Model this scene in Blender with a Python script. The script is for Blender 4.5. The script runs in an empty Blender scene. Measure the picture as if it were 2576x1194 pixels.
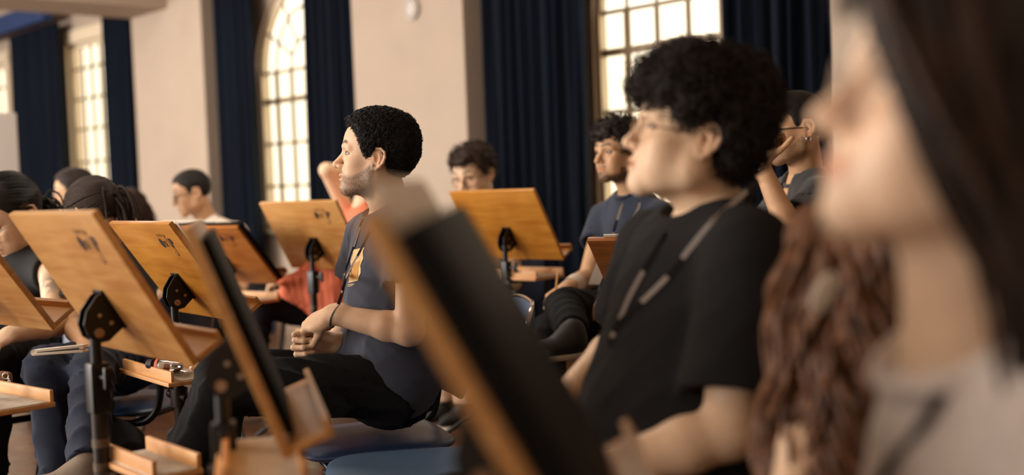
import bpy, math, random
import numpy as np
from mathutils import Vector, Matrix
rng = np.random.default_rng(7)
random.seed(7)
SC = bpy.context.scene
COL = SC.collection
PI = math.pi
V = lambda *a: np.array(a, float)
def nrm(v):
    v = np.asarray(v, float); return v / (np.linalg.norm(v, axis=-1, keepdims=True) + 1e-12)

# ------------------------------------------------------------------ camera frame
FPX = 3000.0
CZ = 1.12
_r = math.radians(2.2); _p = math.atan(137 / FPX)
CF = V(0, math.cos(_p), -math.sin(_p)); _u0 = V(0, math.sin(_p), math.cos(_p)); _r0 = V(1, 0, 0)
CR = math.cos(_r) * _r0 - math.sin(_r) * _u0
CU = math.sin(_r) * _r0 + math.cos(_r) * _u0
CC = V(0, 0, CZ)
def at(x, y, d):
    return CC + d * CF + (x - 1288) / FPX * d * CR - (y - 597) / FPX * d * CU
UP = V(0, 0, 1)
# window wall frame: s runs along the wall, off = distance into the room
WT = V(-.67073, .7417, 0); WN = V(-.7417, -.67073, 0); W0 = V(.869, 7.2, 0)
def wp(s, off, z):
    return W0 + WT * s + WN * off + UP * z

# ------------------------------------------------------------------ materials
MATS = {}
def mat(name, col, rough=.6, metal=0., noise=0., nscale=40., bump=0., bscale=60., coat=0., vcol=False, stretch=None, spec=.5, sheen=0., trans=0., sss=0.):
    if name in MATS: return MATS[name]
    m = bpy.data.materials.new(name); m.use_nodes = True; MATS[name] = m
    nt = m.node_tree; b = nt.nodes['Principled BSDF']
    b.inputs['Roughness'].default_value = rough; b.inputs['Metallic'].default_value = metal
    b.inputs['Coat Weight'].default_value = coat
    b.inputs['Specular IOR Level'].default_value = spec
    if sheen: b.inputs['Sheen Weight'].default_value = sheen
    if trans: b.inputs['Transmission Weight'].default_value = trans
    if sss:
        b.inputs['Subsurface Weight'].default_value = sss
        b.inputs['Subsurface Radius'].default_value = (1, .35, .2); b.inputs['Subsurface Scale'].default_value = .008
    tc = nt.nodes.new('ShaderNodeTexCoord')
    vec = tc.outputs['Object']
    if stretch:
        mp = nt.nodes.new('ShaderNodeMapping'); mp.inputs['Scale'].default_value = stretch
        nt.links.new(vec, mp.inputs['Vector']); vec = mp.outputs['Vector']
    src = None
    if vcol:
        a = nt.nodes.new('ShaderNodeVertexColor'); a.layer_name = 'Col'; src = a.outputs['Color']
    nz = nt.nodes.new('ShaderNodeTexNoise'); nz.inputs['Scale'].default_value = nscale; nz.inputs['Detail'].default_value = 5
    nt.links.new(vec, nz.inputs['Vector'])
    mx = nt.nodes.new('ShaderNodeMix'); mx.data_type = 'RGBA'; mx.blend_type = 'MULTIPLY'
    mx.inputs[0].default_value = 1
    rp = nt.nodes.new('ShaderNodeMapRange'); rp.inputs[1].default_value = .3; rp.inputs[2].default_value = .7
    rp.inputs[3].default_value = 1 - noise; rp.inputs[4].default_value = 1 + noise * .4
    nt.links.new(nz.outputs[0], rp.inputs[0])
    cb = nt.nodes.new('ShaderNodeCombineColor')
    for i in range(3): nt.links.new(rp.outputs[0], cb.inputs[i])
    if src is not None: nt.links.new(src, mx.inputs[6])
    else: mx.inputs[6].default_value = (*col, 1)
    nt.links.new(cb.outputs[0], mx.inputs[7]); nt.links.new(mx.outputs[2], b.inputs['Base Color'])
    if bump:
        n2 = nt.nodes.new('ShaderNodeTexNoise'); n2.inputs['Scale'].default_value = bscale; n2.inputs['Detail'].default_value = 4
        nt.links.new(vec, n2.inputs['Vector'])
        bp = nt.nodes.new('ShaderNodeBump'); bp.inputs['Strength'].default_value = bump; bp.inputs['Distance'].default_value = .01
        nt.links.new(n2.outputs[0], bp.inputs['Height']); nt.links.new(bp.outputs[0], b.inputs['Normal'])
    return m
def srgb(r, g, b):
    f = lambda c: ((c / 255 + .055) / 1.055) ** 2.4 if c > 10 else c / 255 / 12.92
    return (f(r), f(g), f(b))

def wood_mat(name, c1, c2, rough=.35, scale=1., coat=.25):
    m = bpy.data.materials.new(name); m.use_nodes = True; MATS[name] = m
    nt = m.node_tree; b = nt.nodes['Principled BSDF']; b.inputs['Roughness'].default_value = rough
    b.inputs['Coat Weight'].default_value = coat; b.inputs['Coat Roughness'].default_value = .25
    tc = nt.nodes.new('ShaderNodeTexCoord'); mp = nt.nodes.new('ShaderNodeMapping')
    mp.inputs['Scale'].default_value = (3 * scale, 26 * scale, 26 * scale)
    nt.links.new(tc.outputs['Object'], mp.inputs['Vector'])
    n1 = nt.nodes.new('ShaderNodeTexNoise'); n1.inputs['Scale'].default_value = 1.6; n1.inputs['Detail'].default_value = 7; n1.inputs['Distortion'].default_value = .6
    nt.links.new(mp.outputs[0], n1.inputs['Vector'])
    n2 = nt.nodes.new('ShaderNodeTexNoise'); n2.inputs['Scale'].default_value = 5; n2.inputs['Detail'].default_value = 2
    nt.links.new(tc.outputs['Object'], n2.inputs['Vector'])
    ad = nt.nodes.new('ShaderNodeMath'); ad.operation = 'MULTIPLY_ADD'; ad.inputs[1].default_value = .55
    nt.links.new(n1.outputs[0], ad.inputs[0])
    m2 = nt.nodes.new('ShaderNodeMath'); m2.operation = 'MULTIPLY'; m2.inputs[1].default_value = .45
    nt.links.new(n2.outputs[0], m2.inputs[0]); nt.links.new(m2.outputs[0], ad.inputs[2])
    cr = nt.nodes.new('ShaderNodeValToRGB')
    cr.color_ramp.elements[0].position = .36; cr.color_ramp.elements[0].color = (*c2, 1)
    cr.color_ramp.elements[1].position = .62; cr.color_ramp.elements[1].color = (*c1, 1)
    nt.links.new(ad.outputs[0], cr.inputs[0]); nt.links.new(cr.outputs[0], b.inputs['Base Color'])
    bp = nt.nodes.new('ShaderNodeBump'); bp.inputs['Strength'].default_value = .08; bp.inputs['Distance'].default_value = .002
    nt.links.new(n1.outputs[0], bp.inputs['Height']); nt.links.new(bp.outputs[0], b.inputs['Normal'])
    return m

# ------------------------------------------------------------------ mesh helpers
def link(o, parent=None):
    COL.objects.link(o)
    if parent is not None: o.parent = parent
    return o
def mesh_np(name, verts, faces_list, m=None, parent=None, smooth=True, vcol=None, origin=None):
    """faces_list: list of (n,k) int arrays (triangles and quads); a child is written in its parent's frame"""
    me = bpy.data.meshes.new(name)
    verts = np.asarray(verts, np.float64)
    o = bpy.data.objects.new(name, me)
    org = V(0, 0, 0)
    if parent is not None:
        Mi = np.array(parent_matrix(parent).inverted())
        verts = verts @ Mi[:3, :3].T + Mi[:3, 3]
    elif origin is not None:
        org = np.asarray(origin, float); verts = verts - org; o.location = org
    loops = []; starts = []; tot = []; k0 = 0
    for f in faces_list:
        f = np.asarray(f, np.int64)
        if f.size == 0: continue
        loops.append(f.ravel()); n, k = f.shape
        starts.append(k0 + np.arange(n) * k); tot.append(np.full(n, k)); k0 += n * k
    loops = np.concatenate(loops); starts = np.concatenate(starts); tot = np.concatenate(tot)
    me.vertices.add(len(verts)); me.vertices.foreach_set('co', verts.ravel().astype(np.float32))
    me.loops.add(len(loops)); me.loops.foreach_set('vertex_index', loops.astype(np.int32))
    me.polygons.add(len(starts)); me.polygons.foreach_set('loop_start', starts.astype(np.int32))
    try: me.polygons.foreach_set('loop_total', tot.astype(np.int32))
    except Exception: pass
    me.polygons.foreach_set('use_smooth', np.full(len(starts), smooth))
    me.update(calc_edges=True); me.validate()
    if vcol is not None:
        a = me.color_attributes.new('Col', 'FLOAT_COLOR', 'POINT')
        c = np.ones((len(verts), 4), np.float32); c[:, :3] = vcol; a.data.foreach_set('color', c.ravel())
    if m is not None: me.materials.append(m)
    link(o, parent)
    return o
def parent_matrix(p):
    M = p.matrix_basis.copy()
    return M if p.parent is None else parent_matrix(p.parent) @ M
class MB:
    """collects shapes and links them as one mesh object"""
    def __init__(s): s.v = []; s.q = []; s.t = []; s.n = 0
    def add(s, v, q=None, t=None):
        v = np.asarray(v, float).reshape(-1, 3); s.v.append(v)
        if q is not None and len(q): s.q.append(np.asarray(q, int) + s.n)
        if t is not None and len(t): s.t.append(np.asarray(t, int) + s.n)
        s.n += len(v)
    def box(s, c, size, ax=None, bevel=0.):
        ax = np.eye(3) if ax is None else np.asarray(ax, float)   # rows are the axes
        hx, hy, hz = np.asarray(size) / 2.
        b = min(bevel, hx * .9, hy * .9, hz * .9)
        if b <= 0:
            p = np.array([[x, y, z] for x in (-hx, hx) for y in (-hy, hy) for z in (-hz, hz)])
            q = [[0, 1, 3, 2], [4, 6, 7, 5], [0, 4, 5, 1], [2, 3, 7, 6], [0, 2, 6, 4], [1, 5, 7, 3]]
            s.add(np.asarray(c) + p @ ax, q); return
        bm = __import__('bmesh').new()
        import bmesh
        bmesh.ops.create_cube(bm, size=1)
        for v in bm.verts: v.co = (v.co.x * hx * 2, v.co.y * hy * 2, v.co.z * hz * 2)
        bmesh.ops.bevel(bm, geom=list(bm.edges), offset=b, segments=2, affect='EDGES', profile=.6)
        bm.verts.index_update()
        p = np.array([v.co[:] for v in bm.verts])
        for f in bm.faces: pass
        s.add(np.asarray(c) + p @ ax, [[v.index for v in f.verts] for f in bm.faces if len(f.verts) == 4],
              [[v.index for v in f.verts] for f in bm.faces if len(f.verts) == 3])
        bm.free()
    def tube(s, path, r, sides=12, cap=True, flat=1., up=None):
        path = np.asarray(path, float); n = len(path)
        r = np.full(n, r) if np.isscalar(r) else np.asarray(r, float)
        t = nrm(np.gradient(path, axis=0))
        ref = V(0, 0, 1) if up is None else np.asarray(up, float)
        if abs(t[0] @ nrm(ref)) > .95: ref = V(1, 0, 0)
        a = nrm(np.cross(t[0], ref)); A = []
        for i in range(n):
            a = nrm(a - t[i] * (a @ t[i])); A.append(a)
        A = np.array(A); B = np.cross(t, A)
        th = np.arange(sides) / sides * 2 * PI
        v = path[:, None] + r[:, None, None] * (np.cos(th)[None, :, None] * A[:, None] + flat * np.sin(th)[None, :, None] * B[:, None])
        q = []
        for i in range(n - 1):
            for j in range(sides):
                k = (j + 1) % sides; q.append([i * sides + j, i * sides + k, (i + 1) * sides + k, (i + 1) * sides + j])
        v = v.reshape(-1, 3); tr = []
        if cap:
            v = np.vstack([v, path[0], path[-1]]); c0 = n * sides; c1 = c0 + 1
            for j in range(sides):
                k = (j + 1) % sides; tr += [[c0, k, j], [c1, (n - 1) * sides + j, (n - 1) * sides + k]]
        s.add(v, q, tr)
    def sphere(s, c, r, ax=None, nu=20, nv=12):
        ax = np.eye(3) if ax is None else np.asarray(ax, float)
        r = np.asarray([r] * 3 if np.isscalar(r) else r, float)
        ph = np.linspace(0, PI, nv + 1); th = np.arange(nu) / nu * 2 * PI
        p = np.stack([np.sin(ph)[:, None] * np.cos(th), np.sin(ph)[:, None] * np.sin(th), np.cos(ph)[:, None] * np.ones(nu)], -1).reshape(-1, 3)
        q = [[i * nu + j, (i + 1) * nu + j, (i + 1) * nu + (j + 1) % nu, i * nu + (j + 1) % nu] for i in range(nv) for j in range(nu)]
        s.add(np.asarray(c) + (p * r) @ ax, q)
    def prism(s, poly, ax, c, th):
        """poly in the plane of ax[0], ax[1], centred thickness th along ax[2]"""
        poly = np.asarray(poly, float); n = len(poly)
        ax = np.asarray(ax, float); c = np.asarray(c, float)
        a = c + poly[:, :1] * ax[0] + poly[:, 1:] * ax[1]
        v = np.vstack([a + ax[2] * th / 2, a - ax[2] * th / 2, [a.mean(0) + ax[2] * th / 2], [a.mean(0) - ax[2] * th / 2]])
        q = [[i, (i + 1) % n, n + (i + 1) % n, n + i] for i in range(n)]
        t = [[2 * n, (i + 1) % n, i] for i in range(n)] + [[2 * n + 1, n + i, n + (i + 1) % n] for i in range(n)]
        s.add(v, q, t)
    def build(s, name, m, parent=None, smooth=False, origin=None):
        v = np.vstack(s.v); fl = []
        if s.q: fl.append(np.vstack([np.asarray(x).reshape(-1, 4) for x in s.q]))
        if s.t: fl.append(np.vstack([np.asarray(x).reshape(-1, 3) for x in s.t]))
        o = mesh_np(name, v, fl, m, parent, smooth=smooth, origin=origin)
        if smooth == 'auto' or smooth:
            pass
        return o
def fix_normals(o):
    import bmesh
    bm = bmesh.new(); bm.from_mesh(o.data); bmesh.ops.recalc_face_normals(bm, faces=bm.faces); bm.to_mesh(o.data); bm.free()
def smooth_angle(o, ang=40):
    """smooth faces, sharp edges above the angle"""
    import bmesh
    bm = bmesh.new(); bm.from_mesh(o.data); bmesh.ops.recalc_face_normals(bm, faces=bm.faces)
    for f in bm.faces: f.smooth = True
    for e in bm.edges:
        if len(e.link_faces) == 2 and e.calc_face_angle(0) > math.radians(ang): e.smooth = False
    bm.to_mesh(o.data); bm.free(); return o
def tag(o, label=None, cat=None, group=None, kind=None):
    if label: o['label'] = label
    if cat: o['category'] = cat
    if group: o['group'] = group
    if kind: o['kind'] = kind
    return o
def empty(name, loc, label=None, cat=None, group=None):
    o = bpy.data.objects.new(name, None); o.empty_display_size = .1; o.location = [float(x) for x in loc]; COL.objects.link(o)
    return tag(o, label, cat, group)

# ------------------------------------------------------------------ implicit surfaces (surface nets)
class SDF:
    def __init__(s): s.ops = []; s.pad = .03; s.init = .06
    def cap(s, a, b, ra, rb=None, k=.02, mode='u', flat=None):
        s.ops.append(('cap', V(*a), V(*b), ra, ra if rb is None else rb, k, mode, flat)); return s
    def ell(s, c, r, R=None, k=.02, mode='u'):
        s.ops.append(('ell', V(*c), V(*((r,) * 3 if np.isscalar(r) else r)), np.eye(3) if R is None else np.asarray(R, float), k, mode)); return s
    def sleeve(s, a, b, ra, rb, ia, ib, k=.03):
        """open tube of cloth from a to b, radii outside ra, rb and inside ia, ib"""
        s.ops.append(('slv', V(*a), V(*b), ra, rb, ia, ib, k)); return s
    def plane(s, p, n, c, rad, k=.004):
        """inside a ball around c, cut away what lies on the n side of p"""
        s.ops.append(('pl', V(*p), nrm(n), V(*c), rad, k)); return s
    def fn(s, f): s.ops.append(('fn', f)); return s
    def bounds(s):
        lo, hi = [], []
        for o in s.ops:
            if o[0] == 'cap' and o[6] == 'u':
                r = max(o[3], o[4]); lo += [o[1] - r, o[2] - r]; hi += [o[1] + r, o[2] + r]
            if o[0] == 'slv': lo += [o[1] - .09, o[2] - .09]; hi += [o[1] + .09, o[2] + .09]
            if o[0] == 'ell' and o[5] == 'u':
                e = np.sqrt(((o[3] * o[2][:, None]) ** 2).sum(0)); lo.append(o[1] - e); hi.append(o[1] + e)
        return np.min(lo, 0) - .03, np.max(hi, 0) + .03
    def mesh(s, h):
        lo, hi = s.bounds(); n = np.ceil((hi - lo) / h).astype(int) + 2
        ax = [(lo[i] + h * np.arange(n[i])).astype(np.float32) for i in range(3)]
        F = np.full(n, s.init, np.float32)
        for o in s.ops:
            if o[0] == 'fn':
                F = o[1](F, ax).astype(np.float32); continue
            if o[0] == 'cap':
                r = max(o[3], o[4]) + o[5] + s.pad; a, b = np.minimum(o[1], o[2]) - r, np.maximum(o[1], o[2]) + r
            elif o[0] == 'slv':
                r = max(o[3], o[4]) + .06; a, b = np.minimum(o[1], o[2]) - r, np.maximum(o[1], o[2]) + r
            elif o[0] == 'ell':
                e = np.sqrt(((o[3] * o[2][:, None]) ** 2).sum(0)) + o[4] + s.pad; a, b = o[1] - e, o[1] + e
            else: a, b = o[3] - o[4], o[3] + o[4]
            i0 = np.clip(np.floor((a - lo) / h).astype(int), 0, n); i1 = np.clip(np.ceil((b - lo) / h).astype(int) + 1, 0, n)
            if (i1 <= i0).any(): continue
            sl = tuple(slice(i0[i], i1[i]) for i in range(3))
            X = ax[0][sl[0]][:, None, None]; Y = ax[1][sl[1]][None, :, None]; Z = ax[2][sl[2]][None, None, :]
            G = F[sl]
            if o[0] == 'cap':
                A, B, ra, rb, k, mode, flat = o[1:]
                d = B - A; L = max(d @ d, 1e-9)
                x, y, z = X - A[0], Y - A[1], Z - A[2]
                t = np.clip((x * d[0] + y * d[1] + z * d[2]) / L, 0, 1)
                x = x - t * d[0]; y = y - t * d[1]; z = z - t * d[2]
                q = x * x + y * y + z * z
                if flat is not None:
                    nv, fs = flat; w = x * nv[0] + y * nv[1] + z * nv[2]; q = q + w * w * (fs * fs - 1)
                D = np.sqrt(np.maximum(q, 0)) - (ra + (rb - ra) * t)
            elif o[0] == 'slv':
                A, B, ra, rb, ia, ib, k = o[1:]; mode = 'u'
                d = B - A; Ln = np.linalg.norm(d); d = d / Ln
                x, y, z = X - A[0], Y - A[1], Z - A[2]
                w = x * d[0] + y * d[1] + z * d[2]; t = np.clip(w / Ln, 0, 1)
                q = np.sqrt(np.maximum((x - t * Ln * d[0]) ** 2 + (y - t * Ln * d[1]) ** 2 + (z - t * Ln * d[2]) ** 2, 0))
                D = np.maximum(q - (ra + (rb - ra) * t), w - Ln)
                D = np.maximum(D, -np.maximum((q - (ia + (ib - ia) * t)), Ln - .055 - w))
            elif o[0] == 'ell':
                c, r, R, k, mode = o[1:]
                x, y, z = X - c[0], Y - c[1], Z - c[2]
                u = [(x * R[i][0] + y * R[i][1] + z * R[i][2]) / r[i] for i in range(3)]
                k0 = np.sqrt(u[0] ** 2 + u[1] ** 2 + u[2] ** 2)
                k1 = np.sqrt((u[0] / r[0]) ** 2 + (u[1] / r[1]) ** 2 + (u[2] / r[2]) ** 2) + 1e-6
                D = k0 * (k0 - 1) / k1
            else:
                p, nv, c, rad, k = o[1:]
                D = (X - p[0]) * nv[0] + (Y - p[1]) * nv[1] + (Z - p[2]) * nv[2]
                F[sl] = np.where((X - c[0]) ** 2 + (Y - c[1]) ** 2 + (Z - c[2]) ** 2 < rad * rad, np.maximum(G, D), G); continue
            if mode == 'u':
                hh = np.maximum(k - np.abs(G - D), 0) / k; F[sl] = np.minimum(G, D) - hh * hh * k * .25
            else:
                D = -D; hh = np.maximum(k - np.abs(G - D), 0) / k; F[sl] = np.maximum(G, D) + hh * hh * k * .25
        return surfnet(F, lo, h)
def surfnet(F, lo, h):
    S = F < 0
    S[0] = S[-1] = False; S[:, 0] = S[:, -1] = False; S[:, :, 0] = S[:, :, -1] = False
    F = np.where((F < 0) & ~S, 1e-4, F)
    cnt = np.zeros(tuple(np.array(F.shape) - 1), np.int8)
    for dx in (0, 1):
        for dy in (0, 1):
            for dz in (0, 1):
                cnt += S[dx:S.shape[0] - 1 + dx, dy:S.shape[1] - 1 + dy, dz:S.shape[2] - 1 + dz]
    ii = np.argwhere((cnt > 0) & (cnt < 8))
    ID = np.full(cnt.shape, -1, np.int32); ID[tuple(ii.T)] = np.arange(len(ii))
    acc = np.zeros((len(ii), 3)); num = np.zeros(len(ii))
    crn = [(a, b, c) for a in (0, 1) for b in (0, 1) for c in (0, 1)]
    val = {c: F[ii[:, 0] + c[0], ii[:, 1] + c[1], ii[:, 2] + c[2]] for c in crn}
    for a in crn:
        for ax_ in range(3):
            if a[ax_] == 0:
                b = list(a); b[ax_] = 1; b = tuple(b)
                fa, fb = val[a], val[b]; m = (fa < 0) != (fb < 0)
                t = np.where(m, fa / np.where(m, fa - fb, 1), 0)
                p = np.array(a, float)[None] + t[:, None] * (np.array(b) - np.array(a))[None]
                acc += p * m[:, None]; num += m
    P = lo + h * (ii + acc / np.maximum(num, 1)[:, None])
    Q = []
    for ax_ in range(3):
        s0 = [slice(None)] * 3; s1 = [slice(None)] * 3; s0[ax_] = slice(0, -1); s1[ax_] = slice(1, None)
        A, B = S[tuple(s0)], S[tuple(s1)]
        for sgn, msk in ((1, A & ~B), (-1, B & ~A)):
            e = np.argwhere(msk); o1, o2 = (ax_ + 1) % 3, (ax_ + 2) % 3
            e = e[(e[:, o1] > 0) & (e[:, o2] > 0) & (e[:, o1] < ID.shape[o1]) & (e[:, o2] < ID.shape[o2])]
            if not len(e): continue
            d1 = np.eye(3, dtype=int)[o1]; d2 = np.eye(3, dtype=int)[o2]
            c = [ID[tuple((e - x).T)] for x in (d1 + d2, d2, 0 * d1, d1)]
            q = np.stack(c, 1)
            Q.append(q if sgn > 0 else q[:, ::-1])
    Q = np.vstack(Q); Q = Q[(Q >= 0).all(1)]
    return P, Q

def vnoise(p, f, seed=0):
    """smooth pseudo noise of points (n,3) or broadcastable x, y, z"""
    r = np.random.default_rng(seed); o = 0
    for i in range(5):
        w = r.normal(size=3) * f * (1 + .35 * i); ph = r.uniform(0, 6.28)
        o = o + np.sin(p[0] * w[0] + p[1] * w[1] + p[2] * w[2] + ph)
    return o / 5
def folds(amp, f, seed, stretch=(1, 1, 1), c=None):
    """cloth creases: ridged noise added to the distance field"""
    def g(F, ax):
        X = ax[0][:, None, None] * stretch[0]; Y = ax[1][None, :, None] * stretch[1]; Z = ax[2][None, None, :] * stretch[2]
        r = np.random.default_rng(seed); out = 0
        wx = sum(np.sin(X * a + Y * b + Z * c2 + d) for a, b, c2, d in r.normal(size=(3, 4)) * [f * .5, f * .5, f * .5, 3])
        for i in range(3):
            w = r.normal(size=3) * f * (1 + .6 * i)
            out = out + (1 - np.abs(np.sin(X * w[0] + Y * w[1] + Z * w[2] + wx * .8 + i))) ** 2 / (1 + i)
        m = np.abs(F) < .03
        return np.where(m, F - amp * (out - .6), F)
    return g

# ------------------------------------------------------------------ people
def rot(yaw, pitch=0, roll=0):
    """rows: forward, left, up axes of a head (yaw from +x, pitch up, roll to its left)"""
    y, p, r = map(math.radians, (yaw, pitch, roll))
    M = Matrix.Rotation(y, 3, 'Z') @ Matrix.Rotation(-p, 3, 'Y') @ Matrix.Rotation(r, 3, 'X')
    return np.array(M).T
class Head:
    def __init__(s, o, yaw, pitch=0, roll=0, sc=1.):
        s.o = np.asarray(o, float); s.R = rot(yaw, pitch, roll); s.s = sc
    def w(s, p): return s.o + (np.asarray(p, float) * s.s) @ s.R
    def l(s, p): return (np.asarray(p, float) - s.o) @ s.R.T / s.s
    def d(s, v): return np.asarray(v, float) @ s.R
    def dl(s, v): return np.asarray(v, float) @ s.R.T

EAR = [(.004, 0), (.010, .010), (.012, .022), (.004, .033), (-.008, .034), (-.018, .024), (-.020, .008), (-.016, -.008), (-.008, -.021), (.000, -.029), (.008, -.027), (.009, -.018)]
def head_sdf(nose=1., jaw=1., chin=0., fat=0., open_=1., neckp=None, neck_r=.055, lips=1.):
    h = SDF()
    h.ell((-.010, 0, .046), (.096, .076, .088), k=.02)
    h.ell((.022, 0, .050), (.072, .066, .070), k=.03)
    h.ell((.030, 0, -.015), (.058, .058 + fat * .5, .075), k=.03)
    for sg in (-1, 1):
        h.cap((.000, sg * .052, -.050), (.070, sg * .016, -.088 - chin), .020 * jaw + fat, .015, k=.03)
        h.cap((-.006, sg * .058, .0), (.000, sg * .052, -.050), .017, .019 * jaw + fat, k=.03)
        h.ell((.052, sg * .044, -.012), (.028, .020 + fat, .020), k=.025)
        h.ell((.050, sg * .036, -.046), (.028, .020 + fat * 1.2, .026), k=.03)
        h.cap((.072, sg * .046, .030), (.088, sg * .014, .032), .010, .010, k=.015)
    h.ell((.074, 0, -.050), (.022, .028, .030), k=.02)
    h.ell((.080, 0, -.086 - chin), (.016, .021, .016), k=.02)
    for sg in (-1, 1):
        h.ell((.100, sg * .033, .014), (.022, .020, .014), k=.014, mode='s')
        h.ell((.092, sg * .048, .012), (.020, .012, .010), k=.012, mode='s')
        h.ell((.0725, sg * .033, .015), .0146, k=.005)
        h.ell((.083, sg * .0405, .0150), (.0185, .0195, .0043 * open_), k=.002, mode='s')
    h.cap((.088, 0, .020), (.108 * nose + .004, 0, -.016), .0075, .0100, k=.010)
    h.ell((.1105 * nose + .003, 0, -.020), (.0095, .0100, .0090), k=.008)
    for sg in (-1, 1):
        h.ell((.099 * nose + .001, sg * .0135, -.024), (.0088, .0058, .0070), k=.007)
        h.ell((.1035 * nose + .001, sg * .0068, -.0325), (.0050, .0032, .0038), k=.003, mode='s')
    h.ell((.0945, 0, -.0485), (.0085, .0230, .0060 * lips), k=.007)
    h.ell((.0930, 0, -.0610), (.0088, .0205, .0066 * lips), k=.007)
    h.ell((.1040, 0, -.0548), (.0130, .0250, .0011), k=.004, mode='s')
    for sg in (-1, 1):
        c = V(-.012, sg * .079, .004)
        tl = V(.12, sg * .35, 0)
        h.ell(c, (.0185, .0045, .0275), R=nrm(np.array([[1, sg * -.38, .12], [sg * .38, 1, 0], [-.12, 0, 1]])), k=.006)
        P = [c + V(x * 1.12, sg * (.003 - x * .34), z * .90) for x, z in EAR]
        for i in range(len(P) - 1): h.cap(P[i], P[i + 1], .0036 if i < 8 else .0050, k=.003)
        Q = [c + V(x, sg * (.003 - x * .34), z * .9) for x, z in [(-.004, .018), (-.009, .006), (-.006, -.010), (.003, -.014)]]
        for i in range(3): h.cap(Q[i], Q[i + 1], .0030, k=.003)
        h.ell(c + V(.001, sg * .007, .002), (.0065, .0075, .0125), k=.003, mode='s')
    if neckp is not None:
        neckp = np.asarray(neckp, float)
        top = V(-.022, 0, -.045)
        h.cap(top, neckp, .052 * neck_r / .055, neck_r + .004, k=.022, flat=((0, 1, 0), 1.0))
        h.cap((.018, 0, -.082), top * .35 + neckp * .65 + V(.018, 0, 0), .020, .024, k=.03)
    return h

def skin_cols(base, p, beard=0., beard_col=(.03, .018, .012), brow=.9, lipc=None, blush=True, brow_col=(.02, .012, .008)):
    base = np.array(base); n = len(p); c = np.tile(base, (n, 1))
    x, y, z = p.T; ay = np.abs(y)
    def mixc(c, col, m): m = np.clip(m, 0, 1)[:, None]; return c * (1 - m) + np.asarray(col) * m
    front = np.clip((x - .02) / .03, 0, 1)
    if blush:
        m = .22 * np.exp(-((ay - .045) ** 2 + (z + .018) ** 2) / .0006) * front + .25 * np.exp(-((x - .115) ** 2 + y * y + (z + .02) ** 2) / .0002)
        c = mixc(c, base * V(1.0, .72, .62), m)
        c = mixc(c, base * V(1, .7, .6), .35 * np.exp(-((ay - .085) ** 2 + (x + .012) ** 2 + (z) ** 2) / .0006))
    lipc = base * V(.86, .60, .55) if lipc is None else np.asarray(lipc)
    lm = np.clip(1.3 - ((ay / .0225) ** 2 + ((z + .0550) / .0098) ** 2), 0, 1) * 2 * (x > .085)
    c = mixc(c, lipc, np.clip(lm, 0, .85))
    bz = .0385 + .010 * np.sin(np.clip((ay - .012) / .040, 0, 1) * 2.2) - .006 * np.clip((ay - .04) / .02, 0, 1)
    bm = np.clip(1.6 - np.abs(z - bz) / .0038, 0, 1) * np.clip((ay - .010) / .004, 0, 1) * np.clip((.056 - ay) / .010, 0, 1) * (x > .045)
    c = mixc(c, brow_col, bm * brow)
    # lash line and crease
    em = np.clip(1.3 - ((ay - .035) / .016) ** 2, 0, 1) * np.exp(-((z - .0200) / .0013) ** 2) * (x > .06)
    c = mixc(c, (.03, .015, .01), em * .95)
    if beard:
        r = np.random.default_rng(3).random(n)
        line = np.interp(x, [-.02, .0, .03, .06, .08, .12], [.0, .0, -.028, -.043, -.040, -.038])
        m = np.clip((line - z) / .012, 0, 1) * np.clip((x + .012) / .012, 0, 1) * np.clip((z + .120) / .02, 0, 1)
        m *= 1 - np.clip(lm * 1.5, 0, 1)
        m2 = np.clip(1 - np.abs(z + .041) / .007, 0, 1) * (x > .08) * (ay < .030)        # moustache
        m3 = np.clip(1 - ((ay / .014) ** 2 + ((z + .075) / .012) ** 2) * .6, 0, 1) * (x > .06)
        if beard < 0:    # goatee and jaw strap only
            b = -beard; m = np.clip(m * np.clip((-.068 - z + (x < .045) * .03) / .014, 0, 1) + m3, 0, 1)
            m = np.maximum(m, m2 * .8)
        else: b = beard; m = np.maximum(m, m2 * 1.2)
        c = mixc(c, beard_col, np.clip(m * b * (.62 + .5 * r) * (1 if beard < 0 else np.clip(1.15 - 3.5 * np.clip(x - .01, 0, 1) * (z > -.085), .6, 1.1)), 0, .92))
    return c

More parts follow.
